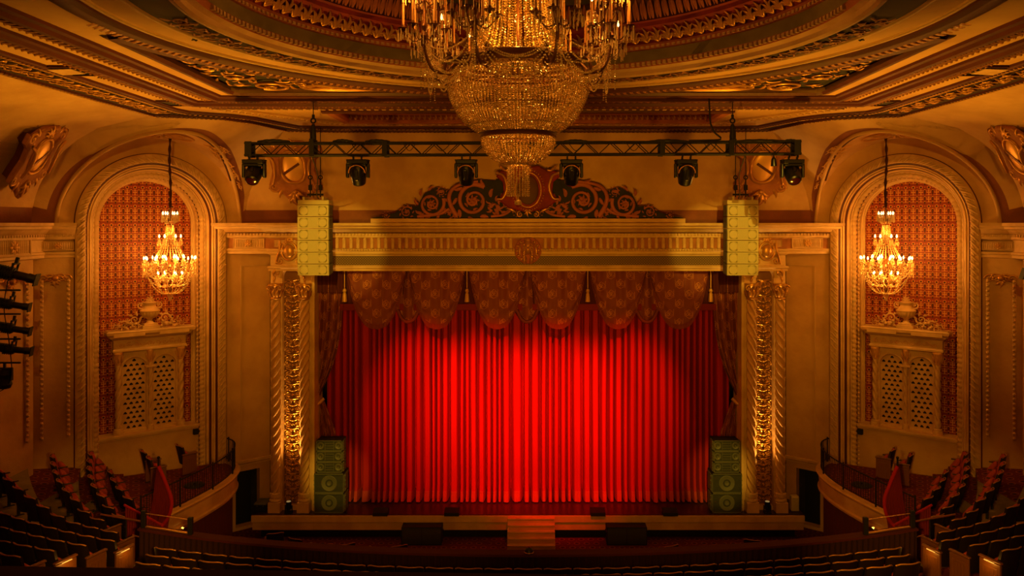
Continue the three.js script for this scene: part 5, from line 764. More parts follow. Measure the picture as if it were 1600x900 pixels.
// ------------------------------------------------------------------ lighting truss and moving heads
{
  const X0 = -6.87, X1 = 6.62, L = X1 - X0, cx = (X0 + X1) / 2, TZ = -18.6, S = 0.29;
  const truss = thing('lighting_truss', 'long black box truss hung across the room in front of the stage', 'truss', [cx, E + 1.69, TZ]); truss.rotation.z = 0.003;
  const ch = new THREE.CylinderGeometry(0.026, 0.026, L, 8).rotateZ(PI / 2);
  for (const [y, z] of [[0, 0], [0, -S], [S, 0], [S, -S]]) { const c = share('chord', clean(ch.clone()), M.iron, truss); c.position.set(0, y, z); }
  const n = 22, P = L / n; const one = (a, b) => bar(a, b, 0.012, 5), br = [one(V3(0, 0, 0), V3(P / 2, S, 0)), one(V3(P / 2, S, 0), V3(P, 0, 0))];
  for (let i = 0; i < n; i++) for (const z of [0, -S]) for (const b of br) { const q = share('brace', b, M.iron, truss); q.position.set(-L / 2 + i * P, 0, z); }
  for (let i = 0; i <= n; i++) { const q = share('cross_tie', bar(V3(0, 0, 0), V3(0, 0, -S), 0.011, 5), M.iron, truss); q.position.set(-L / 2 + i * P, i % 2 ? S : 0, 0); }
  for (const px of [388, 487, 601, 1035, 1143, 1246]) { const x = (px - 825) / 1200 * 18.6 - cx; mesh('end_plate', [box(px === 388 || px === 1246 ? 0.16 : 0.12, S + 0.08, 0.03, x, S / 2, 0.02), box(0.12, S + 0.08, 0.03, x, S / 2, -S - 0.02)], M.black, truss); }
  const lump = (px, w, h) => { const x = (px - 825) / 1200 * 18.6 - cx; return tube([[x - w / 2, S + 0.015, 0], [x - w / 5, S + 0.035 + h * 0.3, 0], [x + w / 5, S + 0.03 + h * 0.3, 0], [x + w / 2, S + 0.015, 0]], q => 0.02 + 0.018 * Math.sin(PI * q) + 0.004 * Math.sin(q * 30), 20, 6); };
  const t2 = thing('cable_bundle', 'black cable bundles lying along the top of the lighting truss', 'cables', [cx, E + 1.69, TZ]); mesh('cable', [lump(428, 0.8, 0.02), lump(536, 0.5, 0.02), lump(1045, 1.0, 0.02), lump(1190, 1.4, 0.02), lump(1236, 0.4, 0.03), lump(590, 0.6, 0.01), lump(900, 0.6, 0.0)], M.black, t2);
  mesh('hanging_loop', [[560, 0.4], [690, 0.5], [640, 0.35], [990, 0.4], [1060, 0.45], [1110, 0.35], [900, 0.4]].map(([px, w]) => { const x = (px - 825) / 1200 * 18.6 - cx; return tube([[x - w / 2, S, 0.02], [x, 0.08, 0.03], [x + w / 2, S, 0.02]], 0.009, 14, 5); }), M.black, t2);
  // hoists up to the ceiling
  for (const [px, w] of [[487, 'left'], [1147, 'right']]) {
    const x = (px - 825) / 1200 * 18.6, h = thing('chain_hoist', `black chain hoist and hook carrying the ${w} part of the lighting truss`, 'hoist', [x, E + 1.98, TZ - 0.14]);
    mesh('sleeve', latheC([[0.07, 0.05], [0.075, 0.15], [0.05, 0.42], [0.03, 0.46]], 12), M.black, h); mesh('hook', [xf(new THREE.TorusGeometry(0.055, 0.02, 6, 16), [0, 0.54, 0]), cyl(0.035, 0.035, 0.1, 0, 0.64, 0)], M.iron, h); mesh('chain', bar(V3(0, 0.66, 0), V3(0, 1.12, 0), 0.011), M.iron, h); mesh('collar', [box(0.1, 0.08, 0.36, 0, 0.04, 0)], M.black, h);
  }
  const cab = thing('cable', 'black power cable dropping from the ceiling to the right half of the truss', 'cable', [4.4, E + 2.0, TZ]); mesh('lead', tube([[-0.02, 1.1, 0], [0, 0.75, 0], [0.02, 0.45, 0], [0.12, 0.22, 0], [0.28, 0.06, 0], [0.0, 0.03, 0], [-0.5, 0.02, 0]], 0.022, 40, 6), M.black, cab);
  for (const m of [1, -1]) { const c = thing('cable', `thin black signal cable drooping from the truss to the ${m > 0 ? 'left' : 'right'} loudspeaker array`, 'cable', [-5.32 * m + (m > 0 ? 0 : 0.02), E + 1.66, TZ - 0.3]); mesh('lead', tube([[0, 0.02, 0], [-0.3 * m, -0.35, -1.6], [-0.95 * m, -0.75, -3.9], [-1.3 * m, -0.86, -5.35]], 0.016, 30, 5), M.black, c); }
  // six moving heads
  M.lensRed = std('#2a0a09', { roughness: 0.15 }); M.lensPale = std('#b87a48', { roughness: 0.4 });
  const LAB = ['first moving-head lamp from the left, at the truss end', 'second moving-head lamp from the left, clear of the loudspeakers', 'third moving-head lamp from the left, left of the great chandelier', 'fourth moving-head lamp from the left, right of the great chandelier', 'fifth moving-head lamp from the left, pointing down', 'sixth moving-head lamp from the left, at the right truss end'];
  [[395, 1], [558, 0], [728, 0], [893, 0], [1073, 0], [1240, 1]].forEach(([px, k], i) => {
    const x = (px - 825) / 1200 * 18.6, o = thing('moving_head', 'black ' + LAB[i], 'stage light', [x, E + 1.66, TZ - 0.1]);
    mesh('clamp', [-0.1, 0.1].map(q => join([xf(new THREE.TorusGeometry(0.04, 0.014, 6, 12), [q, -0.01, 0.1], [0, PI / 2, 0]), box(0.04, 0.08, 0.05, q, -0.07, 0.06)])), M.black, o);
    mesh('base', [box(0.5, 0.11, 0.34, 0, -0.15, 0, 0.03), box(0.54, 0.03, 0.2, 0, -0.11, 0), box(0.44, 0.06, 0.3, 0, -0.23, 0, 0.02)], M.black, o);
    mesh('yoke', [-1, 1].map(m => box(0.07, 0.36, 0.16, m * 0.25, -0.36, 0, 0.03)), M.blackGloss, o);
    const head = new THREE.Group(); head.name = 'head'; head.position.set(0, -0.42, 0); head.rotation.x = k ? -0.75 : 0.45; o.add(head);
    mesh('shell', [latheC([[0.001, 0.26], [0.13, 0.24], [0.19, 0.14], [0.2, 0], [0.18, -0.16], [0.16, -0.27], [0.13, -0.3]], 22), box(0.1, 0.3, 0.42, 0, 0.02, 0, 0.03)], M.blackGloss, head);
    mesh('lens', latheC([[0, -0.31], [0.08, -0.305], [0.135, -0.28]], 22), M.lensRed, head); mesh('trim_ring', xf(new THREE.TorusGeometry(0.2, 0.012, 6, 24, PI), [0, 0.05, 0.12]), M.lensPale, head);
    if (k) mesh('rear_plate', box(0.3, 0.02, 0.2, 0, 0.2, -0.04), M.lensPale, head);
  });
  const sm = thing('small_lamp', 'tiny dark lamp hanging under the truss beside the right cartouche', 'stage light', [(1209 - 825) / 1200 * 18.6, E + 1.68, TZ]); mesh('bracket', box(0.03, 0.12, 0.03, 0, -0.07, 0), M.black, sm); mesh('can', [cyl(0.06, 0.075, 0.16, 0, -0.2, 0, 14), ball(0.06, 0, -0.12, 0)], M.blackGloss, sm);
}
// side boom with profile spots
{
  const boom = thing('lighting_boom', 'black pipe boom with cross arms fixed along the far left wall', 'boom', [-13.55, E - 4.6, -19.4]);
  mesh('pipe', cyl(0.03, 0.03, 4.0, 0, 2.0, 0, 10), M.black, boom); for (const y of [2.93, 2.33, 1.7, 1.1]) { mesh('arm', [bar(V3(-0.1, y, 0.03), V3(0.75, y, 0.03), 0.022, 8), box(0.08, 0.09, 0.08, 0, y, 0.02)], M.black, boom); } mesh('foot', [box(0.35, 0.05, 0.1, -0.1, 0.05, 0), box(0.35, 0.05, 0.1, -0.1, 3.9, 0)], M.black, boom);
  const W = ['highest', 'second', 'third', 'fourth'];
  const lampOf = (label, p, turn, tilt, k = 1) => { const o = thing('profile_spot', label, 'stage light', p); o.rotation.set(0, turn, tilt); o.scale.setScalar(k);
    mesh('body', [xf(new THREE.CylinderGeometry(0.1, 0.12, 0.3, 14).rotateZ(PI / 2), [-0.22, 0, 0]), box(0.2, 0.2, 0.2, -0.4, 0.03, 0, 0.03), ...Array.from({ length: 5 }, (_, i) => box(0.012, 0.26, 0.24, -0.3 + i * 0.05, 0, 0, 0.004))], M.black, o);
    mesh('barrel', [xf(new THREE.CylinderGeometry(0.085, 0.085, 0.3, 14).rotateZ(PI / 2), [0.05, 0, 0]), xf(new THREE.CylinderGeometry(0.1, 0.09, 0.14, 14).rotateZ(PI / 2), [0.26, 0, 0])], M.blackGloss, o);
    mesh('colour_frame', box(0.02, 0.25, 0.25, 0.345, 0, 0), M.black, o); mesh('yoke', [box(0.04, 0.26, 0.02, -0.1, 0.1, 0.14), box(0.04, 0.26, 0.02, -0.1, 0.1, -0.14), box(0.05, 0.03, 0.3, -0.1, 0.22, 0)], M.black, o); mesh('hook_clamp', box(0.06, 0.12, 0.06, -0.1, 0.29, 0), M.black, o); };
  [[-12.88, -1.3, -0.28], [-12.95, -2.05, -0.2], [-12.93, -2.66, -0.2], [-12.9, -3.18, -0.15]].forEach(([x, v, t], i) => lampOf(`${W[i]} black profile spot on the boom at the far left wall`, [x, E + v, -19.4], 0.25, t, i ? 0.95 : 1.25));
  lampOf('black profile spot cut off by the right picture edge beside the right wall', [12.95, E - 1.38, -19.4], PI - 0.25, 0.3, 1.2);
  const b2 = thing('lighting_boom', 'black pipe boom on the far right wall, mostly outside the picture', 'boom', [13.6, E - 4.6, -19.3]); mesh('pipe', cyl(0.03, 0.03, 4.0, 0, 2.0, 0, 10), M.black, b2); mesh('arm', bar(V3(0.05, 3.65, 0.03), V3(-0.6, 3.65, 0.03), 0.022, 8), M.black, b2); mesh('foot', box(0.35, 0.05, 0.1, 0.1, 3.9, 0), M.black, b2);
  const mh = thing('moving_head', 'black lamp hanging lowest on the boom at the far left wall', 'stage light', [-13.22, E - 3.55, -19.4]); mesh('clamp', box(0.05, 0.14, 0.05, 0, -0.02, 0), M.black, mh); mesh('shell', [latheC([[0, -0.12], [0.14, -0.14], [0.17, -0.25], [0.14, -0.36], [0.17, -0.5], [0.13, -0.6], [0, -0.61]], 14)], M.black, mh); mesh('yoke', [box(0.03, 0.3, 0.08, 0.18, -0.25, 0), box(0.03, 0.3, 0.08, -0.18, -0.25, 0), box(0.38, 0.04, 0.08, 0, -0.1, 0)], M.black, mh);
  const cb = thing('cable', 'thin black cable looping below the boom at the far left wall', 'cable', [-13.5, E - 4.0, -19.35]); mesh('lead', tube([[0.4, 3.0 - 0.4, 0], [0.32, 1.9, 0.03], [0.45, 1.0, 0.03], [0.5, 0.2, 0.02], [0.3, -0.15, 0], [0.05, -0.25, 0]], 0.012, 40, 5), M.black, cb);
}
// ------------------------------------------------------------------ the great chandelier
{
  const C = thing('great_chandelier', 'huge bead-strung crystal chandelier with candle arms hanging from the dome', 'chandelier', [-0.145, E + 0.26, DZ]); const O = -0.26;   // base at the lowest drop
  const v = y => y + O, bowlP = [[1.0, 2.23], [1.04, 2.12], [1.045, 2.0], [1.0, 1.83], [0.92, 1.66], [0.8, 1.5], [0.66, 1.4], [0.57, 1.35]], lowP = [[0.55, 1.28], [0.55, 1.2], [0.5, 1.08], [0.4, 0.98], [0.28, 0.91], [0.17, 0.88]], topP = [[0.78, 2.4], [0.69, 2.58], [0.585, 2.85], [0.535, 3.1], [0.5, 3.35], [0.46, 3.8], [0.42, 4.3]];
  const bead = [], glint = [], put = (p, s, list = bead) => list.push(M4([p.x, p.y, p.z], [rr(0, 3), rr(0, 3), 0], s));
  const strand = (prof, n, gap, s, list) => { let L = 0; const seg = []; for (let i = 1; i < prof.length; i++) { const d = Math.hypot(prof[i][0] - prof[i - 1][0], prof[i][1] - prof[i - 1][1]); seg.push([L, d, i]); L += d; } const m = Math.round(L / gap); for (let k = 0; k < n; k++) { const a = (k + 0.5) / n * TAU + rr(-0.004, 0.004); for (let j = 0; j <= m; j++) { const d = j / m * L * 0.9999, q = seg.find(e => d >= e[0] && d <= e[0] + e[1]), f = (d - q[0]) / q[1], A = prof[q[2] - 1], B = prof[q[2]]; put(pol(A[0] + (B[0] - A[0]) * f + rr(-0.004, 0.004), a, v(A[1] + (B[1] - A[1]) * f)), s * rr(0.85, 1.15), rnd() < 0.06 ? glint : list); } } };
  strand(bowlP, 120, 0.03, 0.0165); strand(lowP, 72, 0.028, 0.015); strand(topP, 54, 0.04, 0.0195);
  strand(topP.map(([r, y]) => [r * 0.82, y]), 34, 0.042, 0.019); strand(bowlP.map(([r, y]) => [r * 0.93, y]), 100, 0.034, 0.016); strand(lowP.map(([r, y]) => [r * 0.9, y]), 50, 0.03, 0.015);
  strand([[0.16, 0.9], [0.16, 0.42]], 22, 0.03, 0.0155, glint); strand([[0.09, 0.9], [0.09, 0.44]], 12, 0.03, 0.0155);
  mesh('band', latheC([[0.94, v(2.42)], [0.99, v(2.4)], [1.0, v(2.36)], [0.97, v(2.33)], [0.97, v(2.27)], [1.01, v(2.25)], [1.0, v(2.21)], [0.96, v(2.2)]], 64), M.bronze, C);
  mesh('lower_band', latheC([[0.56, v(1.36)], [0.58, v(1.34)], [0.56, v(1.31)], [0.57, v(1.28)], [0.54, v(1.27)]], 48), M.bronze, C);
  mesh('small_band', latheC([[0.17, v(0.9)], [0.185, v(0.885)], [0.16, v(0.87)]], 30), M.bronze, C);
  mesh('hoop', [2.0, 1.7, 1.45].map((y, i) => xf(new THREE.TorusGeometry([1.02, 0.92, 0.72][i], 0.008, 5, 60), [0, v(y), 0], [PI / 2, 0, 0])), M.bronze, C);
  mesh('stem', cyl(0.03, 0.03, 3.2, 0, v(4.05), 0, 10), M.bronze, C);
  mesh('drop_ball', [ball(0.055, 0, v(0.31), 0, 16), cyl(0.012, 0.012, 0.1, 0, v(0.4), 0)], M.crystalDim, C); mesh('drop_tip', xf(new THREE.SphereGeometry(0.056, 16, 6, 0, TAU, PI * 0.68, PI * 0.32), [0, v(0.31), 0]), M.redVelvet, C);
  // arms: eight candelabra
  const prism = [], strings = [];
  const hang = (c, r, n, l) => { for (let k = 0; k < n; k++) { const a = k / n * TAU + rr(-0.1, 0.1), p = V3(c.x + r * Math.cos(a), c.y, c.z + r * Math.sin(a)); prism.push(M4([p.x, p.y, p.z], [0, rr(0, 3), 0], [0.015, l * rr(0.8, 1.2), 0.015])); } };
  const cup = latheC([[0.012, -0.04], [0.03, -0.01], [0.075, 0.0], [0.08, 0.012], [0.03, 0.015], [0.02, 0.06], [0, 0.06]], 14), candle = cyl(0.017, 0.019, 0.3, 0, 0.2, 0, 8), flame = lathe([[0.001, 0.35], [0.016, 0.37], [0.018, 0.39], [0.009, 0.43], [0.001, 0.455]], 8);
  const nozzle = latheC([[0.01, -0.1], [0.04, -0.08], [0.03, -0.05], [0.07, -0.02], [0.09, 0.02], [0.04, 0.03], [0.0, 0.04]], 14);
  M.bulbGlow = new THREE.MeshStandardMaterial({ color: '#fff0d0', emissive: new THREE.Color().setRGB(1, 0.55, 0.16), emissiveIntensity: 5 });
  let bi = 0; const lit = new Set([3, 17, 26, 33, 48, 61, 70, 79, 88, 97, 106, 12, 55]);
  for (let i = 0; i < 8; i++) {
    const a = (22 + 45 * i) * PI / 180, arm = new THREE.Group(); arm.name = 'arm'; arm.position.set(0, v(2.3), 0); arm.rotation.y = a; C.add(arm); const R = 1.42, dir = V3(Math.sin(a), 0, Math.cos(a));
    share('branch', tube([[0, 0.02, 0.96], [0, -0.13, 1.12], [0, -0.1, 1.3], [0, 0.1, 1.4], [0, 0.32, R]], q => 0.03 - 0.008 * q, 20, 7), M.bronze, arm);
    share('scroll_bracket', join([tube([[0, 0.1, 0.98], [0, 0.05, 1.1], [0, -0.12, 1.12], [0, -0.16, 1.0], [0, -0.08, 0.98]], 0.022, 16, 6), ball(0.04, 0, 0.14, 1.06)]), M.bronze, arm);
    share('standard', latheC([[0.02, 0.3], [0.06, 0.36], [0.025, 0.42], [0.05, 0.5], [0.02, 0.56], [0.016, 1.15], [0.05, 1.22], [0.015, 1.3], [0.012, 1.9]], 10).translate(0, 0, R), M.bronze, arm);
    for (const [n, r, y] of [[6, 0.3, 0.45], [5, 0.2, 0.98], [3, 0.12, 1.4]]) for (let k = 0; k < n; k++) {
      const q = k / n * TAU + i * 0.4 + y, g = new THREE.Group(), p = V3(r * Math.sin(q), y, R + r * Math.cos(q)); g.name = 'candle_branch'; C.add(g); g.rotation.y = a; g.position.set(0, v(2.3), 0);
      const put2 = (nm, geo, mat) => { const e = share(nm, geo, mat, g); e.position.copy(p); return e; };
      share('candle_arm', tube([[0, y - 0.1, R], [r * 0.5 * Math.sin(q), y - 0.17, R + r * 0.5 * Math.cos(q)], [p.x, y - 0.03, p.z]], 0.009, 8, 4), M.bronze, g); put2('candle_cup', cup, M.bronze); put2('candle', candle, M.candle); put2('bulb', flame, lit.has(bi) ? M.bulbGlow : M.bulbOff); bi++;
      const w = V3(p.x * Math.cos(a) + p.z * Math.sin(a), v(2.3) + y - 0.005, -p.x * Math.sin(a) + p.z * Math.cos(a)); hang(w, 0.075, 7, 0.15);
    }
    hang(dir.clone().multiplyScalar(R).setY(v(2.72)), 0.1, 8, 0.24);
    // swags of beads to the next arm and back to the bowl
    const a2 = a + PI / 4, A = pol(R, a, v(2.56)), B2 = pol(R, a2, v(2.56)), inn = pol(1.0, a + PI / 8, v(2.28));
    for (const s of [0.16, 0.34, 0.5, 0.62]) sagged(A, B2, s, 40).forEach(p => put(p, 0.016, glint)); for (const s of [0.12, 0.28, 0.4]) { sagged(A, inn, s, 22).forEach(p => put(p, 0.016, glint)); sagged(B2, inn, s, 22).forEach(p => put(p, 0.016, glint)); }
    for (const s of [0.05, 0.12]) sagged(pol(1.02, a, v(2.4)), pol(1.02, a2, v(2.4)), s, 30).forEach(p => put(p, 0.015, glint));
    for (let k = 0; k < 18; k++) { put(pol(R, a, v(2.52 - k * 0.035)), 0.015, glint); put(pol(R + 0.06, a + 0.02, v(2.5 - k * 0.035)), 0.015, glint); }
  }
  inst('bead_strings', beadGeo, M.crystalDim, bead, C); inst('bright_beads', beadGeo, M.crystal, glint, C); inst('prisms', prismGeo, M.crystal, prism, C);
  for (const [x, y, z, cd] of [[0, 3.0, 0.3, 2.2], [0.3, 2.75, -0.2, 1.6], [-0.3, 2.75, -0.2, 1.6], [0, 1.9, 0.3, 1.9], [0, 1.1, 0, 0.9], [1.5, 3.35, 0.9, 4.0], [-1.5, 3.35, 0.9, 4.0], [1.2, 3.0, -1.0, 2.0], [-1.2, 3.0, -1.0, 2.0]]) { const l = new THREE.PointLight(CANDLE, cd, 0, 2); l.position.set(-0.145 + x, E + y, DZ + z); l.castShadow = true; l.shadow.radius = 3; scene.add(l); }
}
// ------------------------------------------------------------------ balcony rows (curved), boxes and parapets
const endBend = k => k <= 1 ? 0 : k <= 2 ? 0.15 * (k - 1) : Math.min(0.28, 0.15 + 0.13 * (k - 2));
const slopeAt = (x, k) => { const a = Math.abs(x), e = a > 10.2 ? 2 * endBend(k) * (a - 10.2) : 0; return Math.sign(x) * (0.031 * a + 0.00016 * a ** 3 + e); };
const rowD = (x, k) => { const a = Math.abs(x), e = a > 10.2 ? endBend(k) * (a - 10.2) ** 2 : 0, s = slopeAt(x, k); return 14.3 + 0.0155 * a * a + 0.00004 * a ** 4 + e + k * 0.8 * Math.sqrt(1 + Math.min(s * s, 0.6)); };
const rowFloor = (k, x) => E - (6.35 + 0.25 * k - (k >= 1 ? Math.max(0, Math.abs(x) - 10.3) * 0.2 : 0)) - 0.88;
const rowTurn = (x, k) => Math.atan2(slopeAt(x, k), 1);              // seats face along the row's normal
M.seatRed = std('#a03a22', { roughness: 0.8, bumpMap: grain, bumpScale: 0.004 }); M.seatShell = std('#1a0d09', { roughness: 0.5 }); M.armWood = std('#74481f', { roughness: 0.35 }); M.railGold = std('#b9823c', { roughness: 0.35, metalness: 0.4 });
const seatGeo = (() => {
  const W = 0.5, back = (y, t, off, ww = W) => { const x = (t - 0.5) * ww, c = 0.085 * (1 - (2 * t - 1) ** 2); return V3(x, y, 0.0 + c + (y - 0.4) * 0.22 + off); };
  const topY = t => 0.845 + 0.04 * Math.sqrt(Math.max(0, 1 - Math.abs(2 * t - 1) ** 4));
  const shell = join([surf(10, 6, (t, s) => back(0.3 + s * (topY(t) - 0.3), t, 0.035)), surf(10, 1, (t, s) => back(topY(t), t, 0.035 - 0.05 * s)), surf(6, 1, (s, q) => back(0.3 + s * 0.56, 0, 0.035 - 0.05 * q)), surf(6, 1, (s, q) => back(0.3 + s * 0.56, 1, 0.035 - 0.05 * q))]);
  const pad = surf(12, 10, (t, s) => { const e = Math.pow(Math.sin(PI * Math.min(1, Math.max(0, s))), 0.4) * Math.pow(Math.sin(PI * t), 0.3); return back(0.36 + s * (topY(t) - 0.37), t, -0.015 - 0.075 * e, W - 0.02); });
  const rail = tube(Array.from({ length: 9 }, (_, i) => { const t = i / 8, p = back(topY(t), t, 0.02); return [p.x, p.y + 0.006, p.z]; }), 0.013, 14, 6);
  const cushion = surf(12, 12, (t, s) => { const a = t * TAU, r = Math.pow(Math.sin(PI * s), 0.45), x = 0.215 * Math.sign(Math.cos(a)) * Math.abs(Math.cos(a)) ** 0.55 * r, z = 0.2 * Math.sign(Math.sin(a)) * Math.abs(Math.sin(a)) ** 0.55 * r, y = 0.06 * Math.cos(PI * s); return V3(x, y, z); }).rotateX(-0.95).translate(0, 0.5, -0.12);
  const arm = join([box(0.045, 0.03, 0.3, 0.262, 0.58, -0.06, 0.012), box(0.03, 0.34, 0.05, 0.262, 0.43, 0.02)]), foot = join([box(0.04, 0.4, 0.06, 0.262, 0.2, 0.0), box(0.06, 0.02, 0.24, 0.262, 0.01, 0)]);
  const end = join([box(0.05, 0.58, 0.42, 0, 0.31, -0.08, 0.012), box(0.06, 0.05, 0.3, 0, 0.48, -0.08, 0.012), ...Array.from({ length: 5 }, (_, i) => box(0.06, 0.4, 0.03, 0, 0.27, -0.22 + i * 0.07, 0.008))]);
  return { shell, pad, rail, cushion, arm, foot, end, endArm: box(0.075, 0.04, 0.46, 0, 0.63, -0.08, 0.016) };
})();
function makeSeat() {
  const o = new THREE.Group(); o.name = 'theatre_seat';
  share('back_shell', seatGeo.shell, M.seatShell, o); share('back_cushion', seatGeo.pad, M.seatRed, o); share('top_rail', seatGeo.rail, M.railGold, o); share('seat_cushion', seatGeo.cushion, M.seatRed, o); share('armrest', seatGeo.arm, M.darkWood, o); share('pedestal', seatGeo.foot, M.iron, o); return o;
}
const protoSeat = makeSeat();
function placeSeat(p, turn, label, group, end = 0, litEnd = false) {
  const o = protoSeat.clone(); o.name = numbered('theatre_seat'); o.position.set(...p); o.rotation.y = turn; o.userData = { label, category: 'seat', group };
  if (end) { const e = share('end_panel', seatGeo.end, M.armWood, o), a = share('end_armrest', seatGeo.endArm, M.armWood, o); e.position.x = a.position.x = end * 0.275; if (litEnd) { const l = mesh('aisle_light', box(0.02, 0.015, 0.2, end * 0.312, 0.6, -0.08), new THREE.MeshStandardMaterial({ color: '#fff', emissive: new THREE.Color().setRGB(1, 0.6, 0.15), emissiveIntensity: 0.15 }), o); o.updateMatrixWorld(true); const q = V3(end * 0.46, 0.54, -0.08).applyMatrix4(o.matrixWorld), pl = new THREE.PointLight(CANDLE, 0.12, 0, 2); pl.position.copy(q); pl.castShadow = true; pl.shadow.radius = 1; scene.add(pl); } }
  scene.add(o); return o;
}
const NTH = ['first', 'second', 'third', 'fourth', 'fifth', 'sixth', 'seventh', 'eighth', 'ninth', 'tenth', 'eleventh', 'twelfth', 'thirteenth', 'fourteenth', 'fifteenth', 'sixteenth', 'seventeenth', 'eighteenth', 'nineteenth', 'twentieth'];
const ROWN = { 4: 'fifth', 3: 'fourth', 2: 'third', 1: 'second', 0: 'first' };
for (const m of [-1, 1]) {
  const side = m < 0 ? 'left' : 'right';
  // wing rows: k = 4 lies closest to the stage, k = -4 closest to the camera
  for (const [k, x0, x1] of [[4, 10.1, 11.95], [3, 9.95, 12.6], [2, 10.0, 13.0], [1, 9.0, 13.65], [0, 8.5, 13.4], [-1, 8.6, 13.4], [-2, 8.7, 13.4], [-3, 8.75, 13], [-4, 8.4, 12]]) {
    let x = x0, i = 0;
    while (x < x1) {
      const X = m * x, d = rowD(X, k), px = 825 + X / d * 1200; if (px < -20 || px > 1620) break;
      const box_ = k >= 1, name = box_ ? `red theatre seat in the ${side} box, ${NTH[i]} from the inner end of its ${['front', 'second', 'third', 'rearmost'][4 - k]} row` : `dark theatre seat, ${NTH[i]} from the aisle in the ${['foremost', 'second', 'third', 'fourth', 'nearest'][-k]} row of the ${side} balcony wing`;
      placeSeat([X, rowFloor(k, X), -d], (m < 0 ? 1 : -1) * -Math.abs(rowTurn(X, k)), name, box_ ? `seats in the ${side} box` : `seats of the ${side} balcony wing`, i === 0 ? -m : 0, i === 0 && (k === 0 || k === -2));
      x += (box_ ? 0.565 : 0.545) / Math.sqrt(1 + slopeAt(x, k) ** 2); i++;
    }
  }
}
// middle block: three rows show above the near rail
for (const [k, n, off] of [[0, 27, 0], [-1, 26, 0.27], [-2, 25, 0]]) for (let i = 0; i < n; i++) {
  const x = (i - (n - 1) / 2) * 0.545 + (off - 0.135) * 0; const j = i < n / 2 ? i : n - 1 - i, side = Math.abs(i - (n - 1) / 2) < 0.3 ? 'exactly at the middle' : `${NTH[j]} from the ${i < n / 2 ? 'left' : 'right'} end`;
  const d = rowD(x, k); if (Math.abs(x / d) * 1200 > 840) continue;
  placeSeat([x, rowFloor(k, x), -d], (x < 0 ? -1 : 1) * Math.abs(rowTurn(x, k)), `dark theatre seat in the ${['front', 'second', 'third'][-k]} middle balcony row, ${side}`, 'seats in the middle balcony rows');
}
// stepped floors
{
  const fl = struct('floor_2', 'stepped balcony floor under the curved rows of seats', 'floor');
  const strip = (k, xa, xb, mat, nm = 'tread') => { mesh(nm, boxUV(surf(20, 1, (s, q) => { const x = xa + (xb - xa) * s, kk = k - 0.5 + q; return V3(x, rowFloor(k, x), -rowD(x, kk)); })), mat, fl); mesh('riser', boxUV(surf(20, 1, (s, q) => { const x = xa + (xb - xa) * s; return V3(x, rowFloor(k, x) - 0.3 * q, -rowD(x, k + 0.5)); })), M.plum, fl); };
  for (let k = -5; k <= 0; k++) strip(k, -7.95, 7.95, M.carpet);
  const wAt = (x, d) => nLocal(x, -d)[1];
  for (const m of [-1, 1]) {
    for (let k = -5; k <= 0; k++) strip(k, m * 7.95, m * 14.1, M.carpet);
    for (let k = 1; k <= 4; k++) { let xs = 10.2; while (xs < 13.9 && wAt(-xs, rowD(xs, k)) > 1.75) xs += 0.05; strip(k, m * (k === 1 ? 8.6 : 9.8), m * xs, M.concrete); strip(k, m * xs, m * 14.1, M.carpet, 'aisle_carpet'); }
  }
  mesh('soffit', boxUV(surf(30, 1, (s, q) => { const x = -9 + 18 * s; return V3(x, E - 7.75, q ? -2 : -rowD(x, 0.9)); })), M.plum, fl);
}
